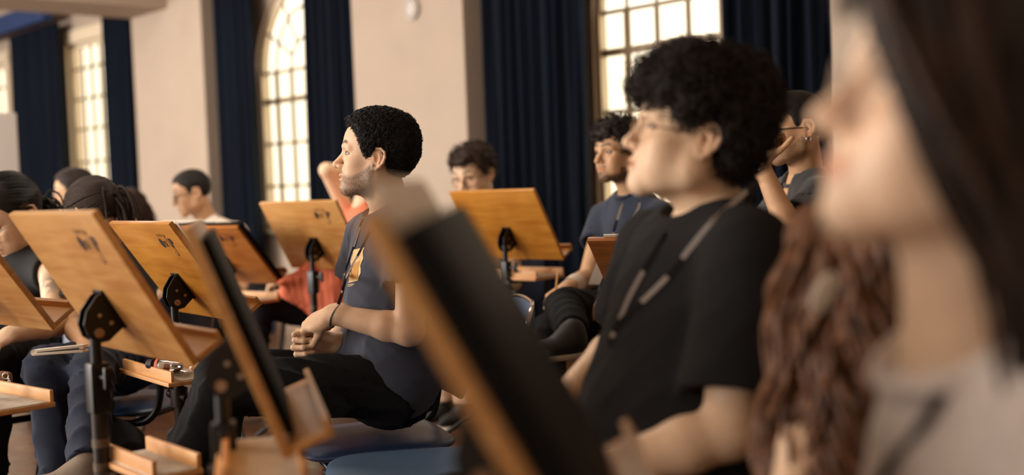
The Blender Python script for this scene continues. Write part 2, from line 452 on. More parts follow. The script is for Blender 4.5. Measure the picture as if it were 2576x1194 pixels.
# hairline: lowest z allowed for hair at each x (head frame)
HL = dict(x=[-.12, -.08, -.055, -.035, -.030, .004, .010, .022, .032, .045, .060, .072, .085], z=[-.075, -.075, -.055, -.020, .040, .040, -.004, -.002, .022, .045, .070, .084, .105])
def hairline(x, y, hl, nape=0.):
    z = np.interp(x, hl['x'], hl['z'])
    ctr = hl.get('front', .088)
    z2 = np.where(x > .03, np.minimum(z, 9), z)
    z2 = np.where((x > .045) & (np.abs(y) < .055), np.maximum(np.minimum(z, ctr + .25 * np.maximum(np.abs(y) - .02, 0)), np.where(x > .07, ctr, z)), z2)
    return z2 - nape * (x < -.04)
def hair_cap(th=.006, thtop=None, hl=HL, bump=0., bf=120, nape=0., back=0., extra=None, seed=1, ramp=.03, tmin=.15, cutk=.010):
    """hair volume over the skull: thickness th at the sides, thtop on the crown, thinning towards the hairline"""
    thtop = th if thtop is None else thtop
    s = SDF(); s.pad = .13; s.init = .3
    s.ell((-.010, 0, .046), (.096, .076, .088), k=.01)
    s.ell((.022, 0, .050), (.072, .066, .070), k=.03)
    if extra:
        for e in extra: s.ell(*e[:2], k=.02)
    def f(F, ax):
        X = ax[0][:, None, None]; Y = ax[1][None, :, None]; Z = ax[2][None, None, :]
        zl = hairline(X + 0 * Y, Y + 0 * X, hl, nape)
        t = th + (thtop - th) * np.clip((Z - .05) / .07, 0, 1) + back * np.clip((-X - .02) / .06, 0, 1)
        t = t * np.clip((Z - zl) / ramp, tmin, 1)
        F = F - t
        if bump: F = F - bump * vnoise((X, Y, Z), bf, seed) - bump * .6 * vnoise((X, Y, Z), bf * 2.3, seed + 1)
        cut = (zl - Z) * .75
        k = cutk; hh = np.maximum(k - np.abs(F - cut), 0) / k
        return np.maximum(F, cut) + hh * hh * k * .25
    s.fn(f); lo, hi = s.bounds(); e = thtop + th + back + .01
    s.bounds = lambda: (lo - e, hi + e)
    return s
def surf_sample(v, q, n, seed=0, cond=None):
    """random points with normals on a surface"""
    g = np.random.default_rng(seed); a = v[q]
    N = np.cross(a[:, 2] - a[:, 0], a[:, 3] - a[:, 1]); A = np.linalg.norm(N, axis=1); c = a.mean(1)
    m = A > 0
    if cond is not None: m &= cond(c)
    N, A, a = N[m], A[m], a[m]
    i = g.choice(len(A), n, p=A / A.sum()); w = g.dirichlet((1, 1, 1, 1), n)
    return (a[i] * w[:, :, None]).sum(1), nrm(N[i])
def scalp_pts(n, hl=HL, nape=0., margin=.0, r=None, seed=3):
    """random points and normals on the hair-bearing scalp (head frame)"""
    g = np.random.default_rng(seed)
    d = nrm(g.normal(size=(n * 4, 3))); c = V(-.012, 0, .047); rr = V(.097, .078, .089) if r is None else V(*r)
    p = c + d * rr; nn = nrm(d / rr)
    ok = p[:, 2] > hairline(p[:, 0], p[:, 1], hl, nape) + margin
    p, nn = p[ok][:n], nn[ok][:n]
    # the forehead side of the scalp is flatter than the ellipsoid
    return p, nn
def tubes(paths, rad, sides=3, ref=None):
    """paths (N,M,3), rad (N,M) or (M,) -> verts, quads"""
    N, M = paths.shape[:2]
    t = nrm(np.gradient(paths, axis=1))
    ref = V(.3, .5, .8) * np.ones((N, M, 3)) if ref is None else np.broadcast_to(ref, (N, M, 3))
    a = nrm(np.cross(t, ref)); b = np.cross(t, a)
    th = np.arange(sides) / sides * 2 * PI
    rad = np.broadcast_to(rad, (N, M))
    v = paths[:, :, None] + rad[:, :, None, None] * (np.cos(th)[None, None, :, None] * a[:, :, None] + np.sin(th)[None, None, :, None] * b[:, :, None])
    base = (np.arange(N)[:, None, None] * M + np.arange(M - 1)[None, :, None]) * sides
    j = np.arange(sides)[None, None, :]; k = (j + 1) % sides
    q = np.stack(np.broadcast_arrays(base + j, base + k, base + sides + k, base + sides + j), -1).reshape(-1, 4)
    return v.reshape(-1, 3), q
def coils(p, n, R=.005, turns=1.6, length=.012, r=.0012, M=14, seed=0, lift=0., wild=.7):
    g = np.random.default_rng(seed); N = len(p)
    ax = nrm(n + wild * g.normal(size=(N, 3)) * .6)
    a = nrm(np.cross(ax, g.normal(size=(N, 3)))); b = np.cross(ax, a)
    t = np.linspace(0, 1, M)[None, :, None]; ph = g.uniform(0, 6.28, (N, 1, 1)); tw = turns * g.uniform(.7, 1.3, (N, 1, 1)) * 2 * PI
    RR = R * g.uniform(.6, 1.25, (N, 1, 1)); L = length * g.uniform(.6, 1.3, (N, 1, 1))
    P = p[:, None] + n[:, None] * lift + ax[:, None] * L * t + RR * (a[:, None] * np.cos(ph + tw * t) + b[:, None] * np.sin(ph + tw * t))
    rad = r * np.clip(1.4 - t[:, :, 0], .45, 1) * np.ones((N, M))
    return tubes(P, rad, 3, ref=ax[:, None])
def flow(p, d0, steps, step, pull, collide, wave=0., wf=30., seed=0, stiff=.7, spread=0., coh=False):
    """strands that start at p and fall under pull, kept outside the colliders (list of (centre, radii))"""
    g = np.random.default_rng(seed); N = len(p)
    d = nrm(d0 + spread * g.normal(size=(N, 3))); P = [p.copy()]; q = p.copy()
    ph = g.uniform(0, 6.28, (N, 1)); f = wf * g.uniform(.8, 1.25, (N, 1))
    if coh: ph = (p @ V(40, 60, 25))[:, None] + .6 * g.normal(size=(N, 1)); f = wf * g.uniform(.95, 1.05, (N, 1))
    pv = pull if callable(pull) else (lambda q, i: V(*pull))
    for i in range(steps):
        d = nrm(stiff * d + (1 - stiff) * pv(q, i)); q = q + d * step
        for c, r in collide:
            c = V(*c); r = V(*r); w = (q - c) / r; L = np.linalg.norm(w, axis=1, keepdims=True)
            m = L < 1; q = np.where(m, c + w / np.maximum(L, 1e-6) * r, q)
            nn = nrm(w / r); dd = (d * nn).sum(1, keepdims=True); d = np.where(m & (dd < 0), nrm(d - nn * dd), d)
        P.append(q.copy())
    P = np.stack(P, 1)
    if wave:
        tt = nrm(np.gradient(P, axis=1)); a = nrm(np.cross(tt, V(.31, .2, .93))); b = np.cross(tt, a)
        s = (np.arange(steps + 1) * step)[None, :]; amp = wave * np.clip(s / (step * 5), 0, 1)
        P = P + (amp * np.sin(s * f + ph))[:, :, None] * a + (amp * .7 * np.cos(s * f * .9 + ph * 1.3))[:, :, None] * b
    return P

def glasses(H, parent, m, lens_r=.023, rim=.0013, z=.012, x=.106, rnd=1., name='eyeglasses', half=False, flat=1.):
    b = MB(); th = np.linspace(0, 2 * PI, 25)
    for sg in (-1, 1):
        ring = [H.w((x - .010 * abs(math.sin(a) * 0 + 0) - .012 * ((sg * .034 + lens_r * rnd * math.cos(a)) / .06) ** 2 * 1, sg * .034 + lens_r * rnd * math.cos(a), z + lens_r * flat * math.sin(a))) for a in th]
        b.tube(ring, rim * H.s, 6, cap=False)
        b.tube([H.w((x - .010, sg * (.034 + lens_r * rnd), z + .006)), H.w((x - .028, sg * .068, z + .008)), H.w((.03, sg * .078, z + .008)), H.w((-.010, sg * .081, z + .004)), H.w((-.026, sg * .080, z - .012))], rim * 1.15 * H.s, 6)
        if sg == 1: b.tube([H.w((x - .001, -.011, z + .003)), H.w((x + .003, 0, z + .007)), H.w((x - .001, .011, z + .003))], rim * H.s, 6)
    o = b.build(name, m, parent, smooth=True)
    g = MB()
    for sg in (-1, 1):
        g.prism([(lens_r * rnd * math.cos(a), lens_r * flat * math.sin(a)) for a in th[:-1]], [H.d((-.25 * sg * 1, 1, 0)), H.d((0, 0, 1)), H.d((1, .25 * sg, 0))], H.w((x - .004, sg * .034, z)), .0008)
    g.build('lens', MATS['lens'], o)
    return o

def hand(S, w, d, n, curl=(.5, .5, .5, .5), spread=.12, thumb=(.5, .35), side=1, sc=1., k=.006):
    """w wrist, d direction to the fingers, n back-of-hand normal, side +1: thumb towards cross(d, n)"""
    d = nrm(d); n = nrm(n - d * (n @ d)); s = np.cross(d, n) * side
    L = .085 * sc
    S.cap(w - d * .02, w + d * .02, .026 * sc, .024 * sc, k=.02, flat=(n, 1.3))
    pc = []
    for i, (o, ln) in enumerate(((.028, .088), (.009, .092), (-.010, .088), (-.028, .080))):
        kn = w + d * ln * sc + s * o * sc + n * (.004 - .003 * abs(i - 1)) * sc
        S.cap(w + d * .022 * sc + s * o * .55 * sc, kn, .0145 * sc, .0105 * sc, k=.014)
        pc.append(kn)
    S.ell(w + d * .05 * sc - n * .004 * sc, (.045 * sc, .038 * sc, .015 * sc), R=[d, s, n], k=.012)
    for i, kn in enumerate(pc):
        ll = [(.045, .028, .022), (.050, .031, .023), (.046, .029, .022), (.036, .022, .020)][i]
        r = [.0090, .0092, .0087, .0078][i] * sc
        a = curl[i]; f = nrm(d + s * spread * (1.5 - i) / 1.5); p = kn; ang = 0
        for j, l in enumerate(ll):
            ang += a * (1.45, 1.65, 1.0)[j]
            v = math.cos(ang) * f - math.sin(ang) * n
            q = p + v * l * sc
            S.cap(p, q, r * (1 - .07 * j), r * (.93 - .08 * j), k=.003)
            p = q
    tb = w + d * .025 * sc + s * .024 * sc - n * .004 * sc
    v = nrm(d * .75 + s * (.25 + thumb[0]) - n * thumb[1])
    S.ell(w + d * .035 * sc + s * .024 * sc - n * .006 * sc, (.026 * sc, .017 * sc, .016 * sc), R=[v, nrm(np.cross(n, v)), n], k=.012)
    m1 = tb + v * .042 * sc; S.cap(tb, m1, .0125 * sc, .0105 * sc, k=.008)
    v2 = nrm(v + d * .35 - s * .25 * thumb[1] - n * .2); m2 = m1 + v2 * .030 * sc; S.cap(m1, m2, .0103 * sc, .0094 * sc, k=.004)
    v3 = nrm(v2 + d * .15 - s * .3 * thumb[1]); S.cap(m2, m2 + v3 * .024 * sc, .0096 * sc, .0080 * sc, k=.004)

def arm(S, s, e, w, r=1.):
    S.cap(s, e, .046 * r, .0385 * r, k=.012)
    S.ell(s + (e - s) * .45 + UP * 0, (.05 * r,) * 3, k=.05) if False else None
    mid = e + (w - e) * .28
    S.cap(e, mid, .0385 * r, .0385 * r, k=.016); S.cap(mid, w, .0385 * r, .0265 * r, k=.016)
def torso(S, J, t=0., k=.06, fat=0., narrow=1.):
    """J joints, t thickness added (cloth)"""
    f, l = J['f'], J['l']; sh = (J['sL'] + J['sR']) / 2; hp = (J['hL'] + J['hR']) / 2
    u = nrm(sh - hp); f2 = nrm(f - u * (f @ u)); l2 = np.cross(u, f2)
    R = [f2, l2, u]; L = np.linalg.norm(sh - hp)
    S.cap(J['sL'] - (J['sL'] - J['sR']) * .08, J['sR'] + (J['sL'] - J['sR']) * .08, .050 + t, .050 + t, k=k)
    for q in ('sL', 'sR'):
        S.cap(J['nk'] + UP * .015, J[q] - UP * .005, .036 + t, .044 + t, k=.04)
    S.ell(hp + u * L * .70, (.108 + t + fat * .4, .160 * narrow + t + fat * .4, .19 + t), R=R, k=k)
    S.ell(hp + u * L * .30 + f2 * (.01 + fat * .5), (.108 + t + fat, .150 * narrow + t + fat, .19 + t), R=R, k=k)
    S.ell(hp + u * .03, (.120 + t + fat * .5, .168 * narrow + t, .13 + t), R=R, k=k)
    return R

EYE = None
def eye_mesh(H, parent, sg, look=(1, 0, 0), iris=(.05, .025, .015)):
    c = V(.0725, sg * .033, .015); r = .0130
    d = nrm(V(*look)); a = nrm(np.cross(d, V(0, 0, 1))); b = np.cross(a, d)
    ph = np.concatenate([np.linspace(0, .9, 12), np.linspace(1.0, PI, 10)]); th = np.arange(20) / 20 * 2 * PI
    p = np.stack([np.cos(ph)[:, None] + 0 * th, np.sin(ph)[:, None] * np.cos(th), np.sin(ph)[:, None] * np.sin(th)], -1)
    ang = np.repeat(ph, 20); P = c + r * (p[..., :1] * d + p[..., 1:2] * a + p[..., 2:] * b).reshape(-1, 3)
    col = np.where(ang[:, None] < .25, V(.004, .004, .004), np.where(ang[:, None] < .62, V(*iris), V(.50, .42, .37)))
    q = [[i * 20 + j, (i + 1) * 20 + j, (i + 1) * 20 + (j + 1) % 20, i * 20 + (j + 1) % 20] for i in range(21) for j in range(20)]
    mesh_np('eye', H.w(P), [np.array(q)], MATS['eye'], parent, vcol=col)

def lanyard(parent, pts, m, w=.008, n=(0, -1, 0), name='lanyard', marks=(), markm=None):
    """flat strap along pts, with woven pale marks at fractions (a, b)"""
    pts = np.asarray(pts, float)
    t = np.linspace(0, len(pts) - 1, 40); P = np.stack([np.interp(t, range(len(pts)), pts[:, i]) for i in range(3)], 1)
    for _ in range(3): P[1:-1] = (P[:-2] + P[1:-1] * 2 + P[2:]) / 4
    n = nrm(n); b = MB(); T = nrm(np.gradient(P, axis=0)); s = nrm(np.cross(T, n)); nn = np.cross(s, T)
    def ribbon(bb, P, s, nn, w, th):
        k = len(P); v = np.concatenate([P + s * w / 2 + nn * th, P - s * w / 2 + nn * th, P - s * w / 2 - nn * th, P + s * w / 2 - nn * th])
        q = [[a * k + i, a * k + i + 1, ((a + 1) % 4) * k + i + 1, ((a + 1) % 4) * k + i] for a in range(4) for i in range(k - 1)]
        q += [[0, k, 2 * k, 3 * k], [k - 1, 4 * k - 1, 3 * k - 1, 2 * k - 1]]
        bb.add(v, q)
    ribbon(b, P, s, nn, w, .0009); o = b.build(name, m, parent)
    fix_normals(o)
    if marks:
        bb = MB()
        for a, c in marks:
            i0, i1 = int(a * 39), max(int(c * 39), int(a * 39) + 2)
            ribbon(bb, P[i0:i1 + 1] , s[i0:i1 + 1], nn[i0:i1 + 1], w * .72, .0022)
        mm = bb.build('woven_lettering', markm, o); fix_normals(mm)
    return o

def frame_vectors(yaw):
    a = math.radians(yaw); f = V(math.cos(a), math.sin(a), 0); return f, V(-math.sin(a), math.cos(a), 0)

def person(label, head, byaw, J, skin, hairfn, shirt, group=None, headkw={}, skinkw={}, hands={}, h_head=.003, h_body=.005, h_cloth=.006,
           sleeve=.55, trousers=None, fat=0., neckhole=.075, eyes=True, arms_r=1., shoes=None, folds_amp=.003, narrow=1., look=(1, 0, 0), base=None, tank=False, vneck=False, seat=None):
    J = {k: (v if k == 'extra' else np.asarray(v, float)) for k, v in J.items()}
    f, l = frame_vectors(byaw); J['f'], J['l'] = f, l
    hp = (J['hL'] + J['hR']) / 2
    P = empty('person', base if base is not None else (hp[0], hp[1], 0), label, 'person', group)
    H = head
    # head and neck
    nb = H.l(J['nk'])
    hs = head_sdf(neckp=nb, **headkw)
    v, q = hs.mesh(h_head)
    cols = skin_cols(skin, v, **skinkw)
    V1 = H.w(v)
    # torso, arms, hands
    S = SDF()
    torso(S, J, -.012, fat=fat, narrow=narrow)
    S.cap(J['nk'] + UP * .03, J['nk'] - UP * .05, .050, .060, k=.04)
    for q_, sd in (('L', 1), ('R', -1)):
        arm(S, J['s' + q_], J['e' + q_], J['w' + q_], arms_r)
        if q_ in hands:
            hk = dict(hands[q_]); hand(S, J['w' + q_], hk.pop('d'), hk.pop('n'), **hk)
        else:
            hand(S, J['w' + q_], J['w' + q_] - J['e' + q_] + V(0, 0, -.05), V(0, 0, 1), curl=(.35,) * 4, side=sd)
    v2, q2 = S.mesh(h_body)
    c2 = np.tile(np.array(skin), (len(v2), 1))
    if 'tattoo' in J:
        dd = np.linalg.norm(v2 - J['tattoo'], axis=1); m = np.clip(1.4 - dd / .04, 0, 1) * (vnoise(v2.T, 90, 5) > -.1) * .6
        c2 = c2 * (1 - m[:, None]) + V(.09, .11, .11) * m[:, None]
    body = mesh_np('body', np.vstack([V1, v2]), [q, q2 + len(v)], MATS['skin'], P, vcol=np.vstack([cols, c2]))
    if eyes:
        for sg in (-1, 1): eye_mesh(H, P, sg, look)
    hairfn(H, P)
    # shirt
    if shirt:
        T = SDF(); R = torso(T, J, .008, fat=fat, narrow=narrow)
        if not tank:
            for q_ in ('L', 'R'):
                s_, e_ = J['s' + q_], J['e' + q_]; x = s_ + (e_ - s_) * sleeve; dd = nrm(e_ - s_)
                T.sleeve(s_, x, .066 * arms_r, .078 * arms_r, .058 * arms_r, .062 * arms_r, k=.03)
        for e_ in J.get('extra', []): T.cap(*e_[:4], k=e_[4])
        if folds_amp: T.fn(folds(folds_amp, 16, 4 + len(label), (1, 1, 1)))
        if not tank: pass
        else:
            for q_ in ('L', 'R'):
                T.ell(J['s' + q_] + UP * .02 + (J['s' + q_] - J['nk']) * .25, (.085, .085, .12), k=.01, mode='s')
        nk = J['nk']
        T.cap(nk - UP * .03, nk - UP * .06, .066, .074, k=.04)
        T.ell(nk + UP * .035 + f * .015, (neckhole, neckhole, .065), k=.006, mode='s')
        if vneck: T.ell(nk + f * .08 - UP * .03, (.06, .035, .09), R=[f, l, UP], k=.01, mode='s')
        if 'hole' in J: T.ell(J['hole'], J['holer'], R=[f, l, UP], k=.01, mode='s')
        v3, q3 = T.mesh(h_cloth)
        sh = mesh_np(shirt[0], v3, [q3], MATS[shirt[1]], P)
        from mathutils.bvhtree import BVHTree
        J['shirt'] = sh; J['bvh'] = BVHTree.FromPolygons(v3.tolist(), q3.tolist())
        if not tank:
            # collar rib
            a = np.linspace(0, 2 * PI, 33); b = MB()
            rr = neckhole * .93
            b.tube([nk + f * (.015 + rr * math.cos(t)) + l * rr * math.sin(t) + UP * (.006 - .030 * math.cos(t)) for t in a], .0065, 8, cap=False)
            b.build('collar', MATS[shirt[1]], sh, smooth=True)
    if trousers:
        T = SDF(); hL, hR = J['hL'], J['hR']
        T.ell(hp, (.135, .185, .12), R=[f, l, UP], k=.05)
        for q_ in ('L', 'R'):
            k_ = J['k' + q_]; a_ = J['a' + q_]
            T.cap(J['h' + q_], k_, .092, .070, k=.05); T.cap(k_, a_, .068, .060, k=.02)
        T.fn(folds(.010, 17, 9, (1, 1, 1)))
        for q_ in ('L', 'R'):
            a_ = J['a' + q_]; dd = nrm(a_ - J['k' + q_]); T.plane(a_, dd, a_ + dd * .03, .085)
        v4, q4 = T.mesh(h_cloth + .001); mesh_np('trousers', v4, [q4], MATS[trousers], P)
    if shoes:
        for q_ in ('L', 'R'):
            T = SDF(); a_ = J['a' + q_]; fd = J.get('foot' + q_, f); lf = np.cross(UP, fd)
            T.cap(a_ - UP * 0, a_ - UP * .03, .045, .045, k=.02)
            T.ell(a_ + fd * .10 - UP * .055, (.105, .045, .036), R=[fd, lf, UP], k=.04); T.ell(a_ + fd * .02 - UP * .04, (.07, .042, .05), R=[fd, lf, UP], k=.03)
            v5, q5 = T.mesh(.006); so = mesh_np('shoe', v5, [q5], MATS[shoes], P)
            b = MB(); b.box(a_ + fd * .075 - UP * .085, (.27, .088, .022), [fd, lf, UP], .01); b.build('sole', MATS['sole'], so, smooth=False)
    if seat:
        chair(seat[0], hp + f * seat[1], byaw, seat_z=hp[2] - .146, **(seat[2] if len(seat) > 2 else {}))
    return P, H, J

def onto(J, x, y, off=.003, d=3.):
    """the point of the cloth seen at a pixel, lifted off it"""
    o = CC; r = nrm(at(x, y, 1.) - CC)
    h = J['bvh'].ray_cast(Vector(o), Vector(r))
    if h[0] is None: return at(x, y, d)
    n = np.array(h[1]); n = n if n @ r < 0 else -n
    return np.array(h[0]) + n * off
def decal(J, corners, name, m, off=.0012, n=10, wob=0.):
    c = [V(*k) for k in corners]; v = []; g = np.random.default_rng(2)
    for i in range(n):
        for j in range(n):
            a, b_ = i / (n - 1), j / (n - 1)
            p = (c[0] * (1 - b_) + c[1] * b_) * (1 - a) + (c[3] * (1 - b_) + c[2] * b_) * a
            if wob and j in (0, n - 1): p = p + V(wob * math.sin(i * 1.7 + j), 0)
            v.append(onto(J, p[0], p[1], off))
    q = [[i * n + j, i * n + j + 1, (i + 1) * n + j + 1, (i + 1) * n + j] for i in range(n - 1) for j in range(n - 1)]
    return mesh_np(name, v, [np.array(q)], MATS[m], J['shirt'])

# ------------------------------------------------------------------ palette
mat('wall', srgb(178, 160, 143), .85, noise=.05, nscale=3, bump=.05, bscale=30)
mat('ceiling', srgb(226, 210, 190), .9, noise=.04, nscale=2)
mat('cream_paint', srgb(232, 214, 186), .5, noise=.04, nscale=6)
mat('bar', srgb(120, 98, 68), .5, noise=.1, nscale=20)
mat('curtain', srgb(11, 19, 32), .9, noise=.25, nscale=6, bump=.15, bscale=90, spec=.15, stretch=(1, 1, .15))
mat('pelmet', srgb(36, 58, 104), .85, noise=.15, nscale=8)
mat('black_metal', srgb(13, 12, 13), .38, metal=.3, noise=.3, nscale=30)
mat('worn_metal', srgb(52, 44, 38), .42, metal=.6, noise=.5, nscale=40, stretch=(1, 1, .3))
mat('steel', srgb(170, 155, 140), .3, metal=.9, noise=.2, nscale=50)
mat('brass', srgb(160, 134, 112), .35, metal=.8, noise=.2, nscale=50)
mat('tape', srgb(92, 72, 52), .6, noise=.3, nscale=60)
mat('liner', srgb(206, 198, 186), .95, noise=.18, nscale=60, bump=.3, bscale=300)
mat('ink', srgb(34, 24, 20), .6)
mat('chair_blue', srgb(38, 58, 92), .42, noise=.12, nscale=15, bump=.03, bscale=200)
mat('chair_blue_light', srgb(74, 98, 126), .5, noise=.10, nscale=12, bump=.05, bscale=250)
mat('chrome', srgb(200, 195, 190), .18, metal=1.)
mat('skin', (0, 0, 0), .48, noise=.06, nscale=60, bump=.06, bscale=300, vcol=True, spec=.35, sss=.12)
mat('eye', (0, 0, 0), .12, vcol=True)
mat('hair_black', srgb(26, 20, 17), .58, noise=.4, nscale=60, spec=.35, bump=.35, bscale=260)
mat('hair_dark', srgb(38, 26, 20), .58, noise=.5, nscale=50, spec=.35, bump=.35, bscale=260)
mat('hair_brown', srgb(118, 78, 50), .5, noise=.65, nscale=45, spec=.3)
mat('hair_mid', srgb(62, 44, 33), .58, noise=.5, nscale=45, spec=.35, bump=.35, bscale=260)
mat('hair_dread', srgb(58, 42, 32), .75, noise=.6, nscale=140, bump=.4, bscale=400)
mat('tee_slate', srgb(56, 62, 78), .9, noise=.08, nscale=10, bump=.12, bscale=350, sheen=.2)
mat('tee_black', srgb(30, 29, 30), .9, noise=.12, nscale=10, bump=.15, bscale=350, spec=.2)
mat('tee_navy', srgb(34, 44, 66), .9, noise=.12, nscale=12, bump=.1, bscale=300, sheen=.2)
mat('polo', srgb(52, 53, 56), .9, noise=.12, nscale=12, bump=.1, bscale=300, sheen=.2)
mat('tee_white', srgb(226, 212, 194), .9, noise=.05, nscale=12, bump=.1, bscale=300)
mat('khaki', srgb(170, 152, 122), .9, noise=.08, nscale=12)
mat('coral', srgb(234, 124, 90), .85, noise=.1, nscale=12, bump=.1, bscale=200)
mat('grey_knit', srgb(214, 202, 194), .95, noise=.10, nscale=40, bump=.3, bscale=250, sheen=.2)
mat('top_black', srgb(20, 19, 20), .85, noise=.1, nscale=20)
mat('top_grey', srgb(70, 66, 64), .85, noise=.1, nscale=20)
mat('pants_black', srgb(21, 21, 23), .85, noise=.2, nscale=15, bump=.12, bscale=200, spec=.2)
mat('pants_grey', srgb(56, 56, 60), .9, noise=.15, nscale=30, bump=.1, bscale=300)
mat('jeans', srgb(22, 31, 52), .9, noise=.25, nscale=30, bump=.1, bscale=300)
mat('pants_pale', srgb(190, 158, 134), .9, noise=.08, nscale=20)
mat('shoe_canvas', srgb(128, 112, 96), .8, noise=.15, nscale=40, bump=.1, bscale=200)
mat('shoe_black', srgb(24, 23, 24), .6, noise=.1)
mat('sole', srgb(190, 180, 165), .7)
mat('gold_frame', srgb(150, 116, 88), .3, metal=.7)
mat('clear_frame', srgb(196, 174, 156), .25, metal=.1)
mat('dark_frame', srgb(24, 20, 20), .3)
mat('strap', srgb(28, 27, 30), .8, noise=.2, nscale=80)
mat('strap_grey', srgb(120, 116, 118), .7, noise=.2, nscale=80)
mat('lettering', srgb(196, 186, 178), .7)
mat('paper', srgb(236, 224, 206), .8, noise=.03, nscale=20)
mat('folder', srgb(8, 7, 7), .6, noise=.2, nscale=10, spec=.12)
mat('print_cream', srgb(240, 205, 150), .8, noise=.35, nscale=28)
mat('print_orange', srgb(222, 160, 84), .8, noise=.3, nscale=25)
mat('silver', srgb(200, 196, 190), .25, metal=1.)
mat('leather_tan', srgb(140, 96, 62), .6, noise=.2, nscale=30)
mat('red_label', srgb(200, 84, 50), .5)
mat('cap_dark', srgb(40, 30, 34), .5)
mat('board_white', srgb(196, 188, 180), .5, noise=.03, nscale=4)
mat('clip', srgb(205, 196, 180), .35)
WOOD = wood_mat('wood', srgb(208, 156, 92), srgb(180, 122, 62), scale=1.)
wood_mat('wood_dark', srgb(184, 116, 54), srgb(148, 84, 34))
wood_mat('wood_golden', srgb(200, 138, 54), srgb(170, 106, 32))
wood_mat('wood_edge', srgb(222, 170, 112), srgb(196, 138, 84), rough=.5, coat=0)
def glass(name, col, rough, fres):
    m = bpy.data.materials.new(name); m.use_nodes = True; MATS[name] = m
    nt = m.node_tree; nt.nodes.remove(nt.nodes['Principled BSDF'])
    out = nt.nodes['Material Output']
    tr = nt.nodes.new('ShaderNodeBsdfTransparent'); tr.inputs[0].default_value = (*col, 1)
    gl = nt.nodes.new('ShaderNodeBsdfGlossy'); gl.inputs['Roughness'].default_value = rough
    mx = nt.nodes.new('ShaderNodeMixShader'); mx.inputs[0].default_value = fres
    nt.links.new(tr.outputs[0], mx.inputs[1]); nt.links.new(gl.outputs[0], mx.inputs[2]); nt.links.new(mx.outputs[0], out.inputs[0])
glass('lens', (.97, .96, .95), .02, .05); glass('pane', (.99, .97, .93), .1, .03); glass('plastic', (.90, .88, .86), .08, .18)
def floor_mat():
    m = bpy.data.materials.new('parquet'); m.use_nodes = True; MATS['parquet'] = m
    nt = m.node_tree; b = nt.nodes['Principled BSDF']
    tc = nt.nodes.new('ShaderNodeTexCoord'); mp = nt.nodes.new('ShaderNodeMapping'); mp.inputs['Rotation'].default_value = (0, 0, math.radians(48))
    nt.links.new(tc.outputs['Object'], mp.inputs[0])
    br = nt.nodes.new('ShaderNodeTexBrick'); br.inputs['Scale'].default_value = 1; br.inputs['Brick Width'].default_value = .9; br.inputs['Row Height'].default_value = .09
    br.inputs['Mortar Size'].default_value = .0014; br.inputs['Color1'].default_value = (*srgb(118, 80, 54), 1); br.inputs['Color2'].default_value = (*srgb(96, 62, 42), 1); br.inputs['Mortar'].default_value = (*srgb(54, 34, 24), 1)
    nt.links.new(mp.outputs[0], br.inputs[0])
    nz = nt.nodes.new('ShaderNodeTexNoise'); nz.inputs['Scale'].default_value = 9; nz.inputs['Detail'].default_value = 6
    nt.links.new(mp.outputs[0], nz.inputs['Vector'])
    mx = nt.nodes.new('ShaderNodeMix'); mx.data_type = 'RGBA'; mx.blend_type = 'MULTIPLY'; mx.inputs[0].default_value = .5
    nt.links.new(br.outputs[0], mx.inputs[6]); nt.links.new(nz.outputs[1], mx.inputs[7]); nt.links.new(mx.outputs[2], b.inputs['Base Color'])
    b.inputs['Roughness'].default_value = .28
    mr = nt.nodes.new('ShaderNodeMapRange'); mr.inputs[3].default_value = .18; mr.inputs[4].default_value = .42; nt.links.new(nz.outputs[0], mr.inputs[0]); nt.links.new(mr.outputs[0], b.inputs['Roughness'])
floor_mat()

# ------------------------------------------------------------------ the room
CEIL = 3.6; S0_, S1_ = -5., 15.; DEPTH = 10.5
def struct(name, b, m, smooth=False):
    o = b.build(name, MATS[m]); fix_normals(o); o['kind'] = 'structure'; return o
AX = [WT, WN, UP]
def wbox(b, s0, s1, o0, o1, z0, z1, bevel=0):
    b.box(wp((s0 + s1) / 2, (o0 + o1) / 2, (z0 + z1) / 2), (abs(s1 - s0), abs(o1 - o0), abs(z1 - z0)), AX, bevel)
b = MB(); wbox(b, S0_, S1_, -.4, DEPTH, -.1, 0); struct('floor', b, 'parquet')
b = MB(); wbox(b, S0_, S1_, -.4, DEPTH, CEIL, CEIL + .1); struct('ceiling', b, 'ceiling')
WTH = .13
WINS = [(-.255, .725, True, 1), (3.855, .725, True, 2), (7.965, .725, False, 3), (11.35, .725, False, 4)]
SILL, SPR, RTOP = .80, 2.16, 2.87
# window wall: panels between the openings, arch heads cut in polygons
b = MB()
edges = sorted([(c - w, c + w) for c, w, _, _ in WINS]); x = S0_
for a, c in edges: wbox(b, x, a, -WTH, 0, 0, CEIL); x = c
wbox(b, x, S1_, -WTH, 0, 0, CEIL)
for c, w, arch, _ in WINS:
    wbox(b, c - w, c + w, -WTH, 0, 0, SILL)
    if arch:
        n = 28; th = np.linspace(0, PI, n + 1)
        for i in range(n):
            p = [(c + w * math.cos(t), SPR + w * math.sin(t)) for t in (th[i], th[i + 1])]
            v = [wp(p[0][0], 0, p[0][1]), wp(p[1][0], 0, p[1][1]), wp(p[1][0], 0, CEIL), wp(p[0][0], 0, CEIL)]
            v += [q - WN * WTH for q in v]
            b.add(v, [[0, 1, 2, 3], [4, 7, 6, 5], [0, 4, 5, 1]])
    else: wbox(b, c - w, c + w, -WTH, 0, RTOP, CEIL)
struct('wall_back', b, 'wall')
b = MB(); wbox(b, S1_, S1_ + .2, -.4, DEPTH, 0, CEIL); struct('wall_left', b, 'wall')
b = MB(); wbox(b, S0_ - .2, S0_, -.4, DEPTH, 0, CEIL); struct('wall_right', b, 'wall')
b = MB(); wbox(b, S0_, S1_, DEPTH, DEPTH + .2, 0, CEIL); struct('wall_front', b, 'wall')
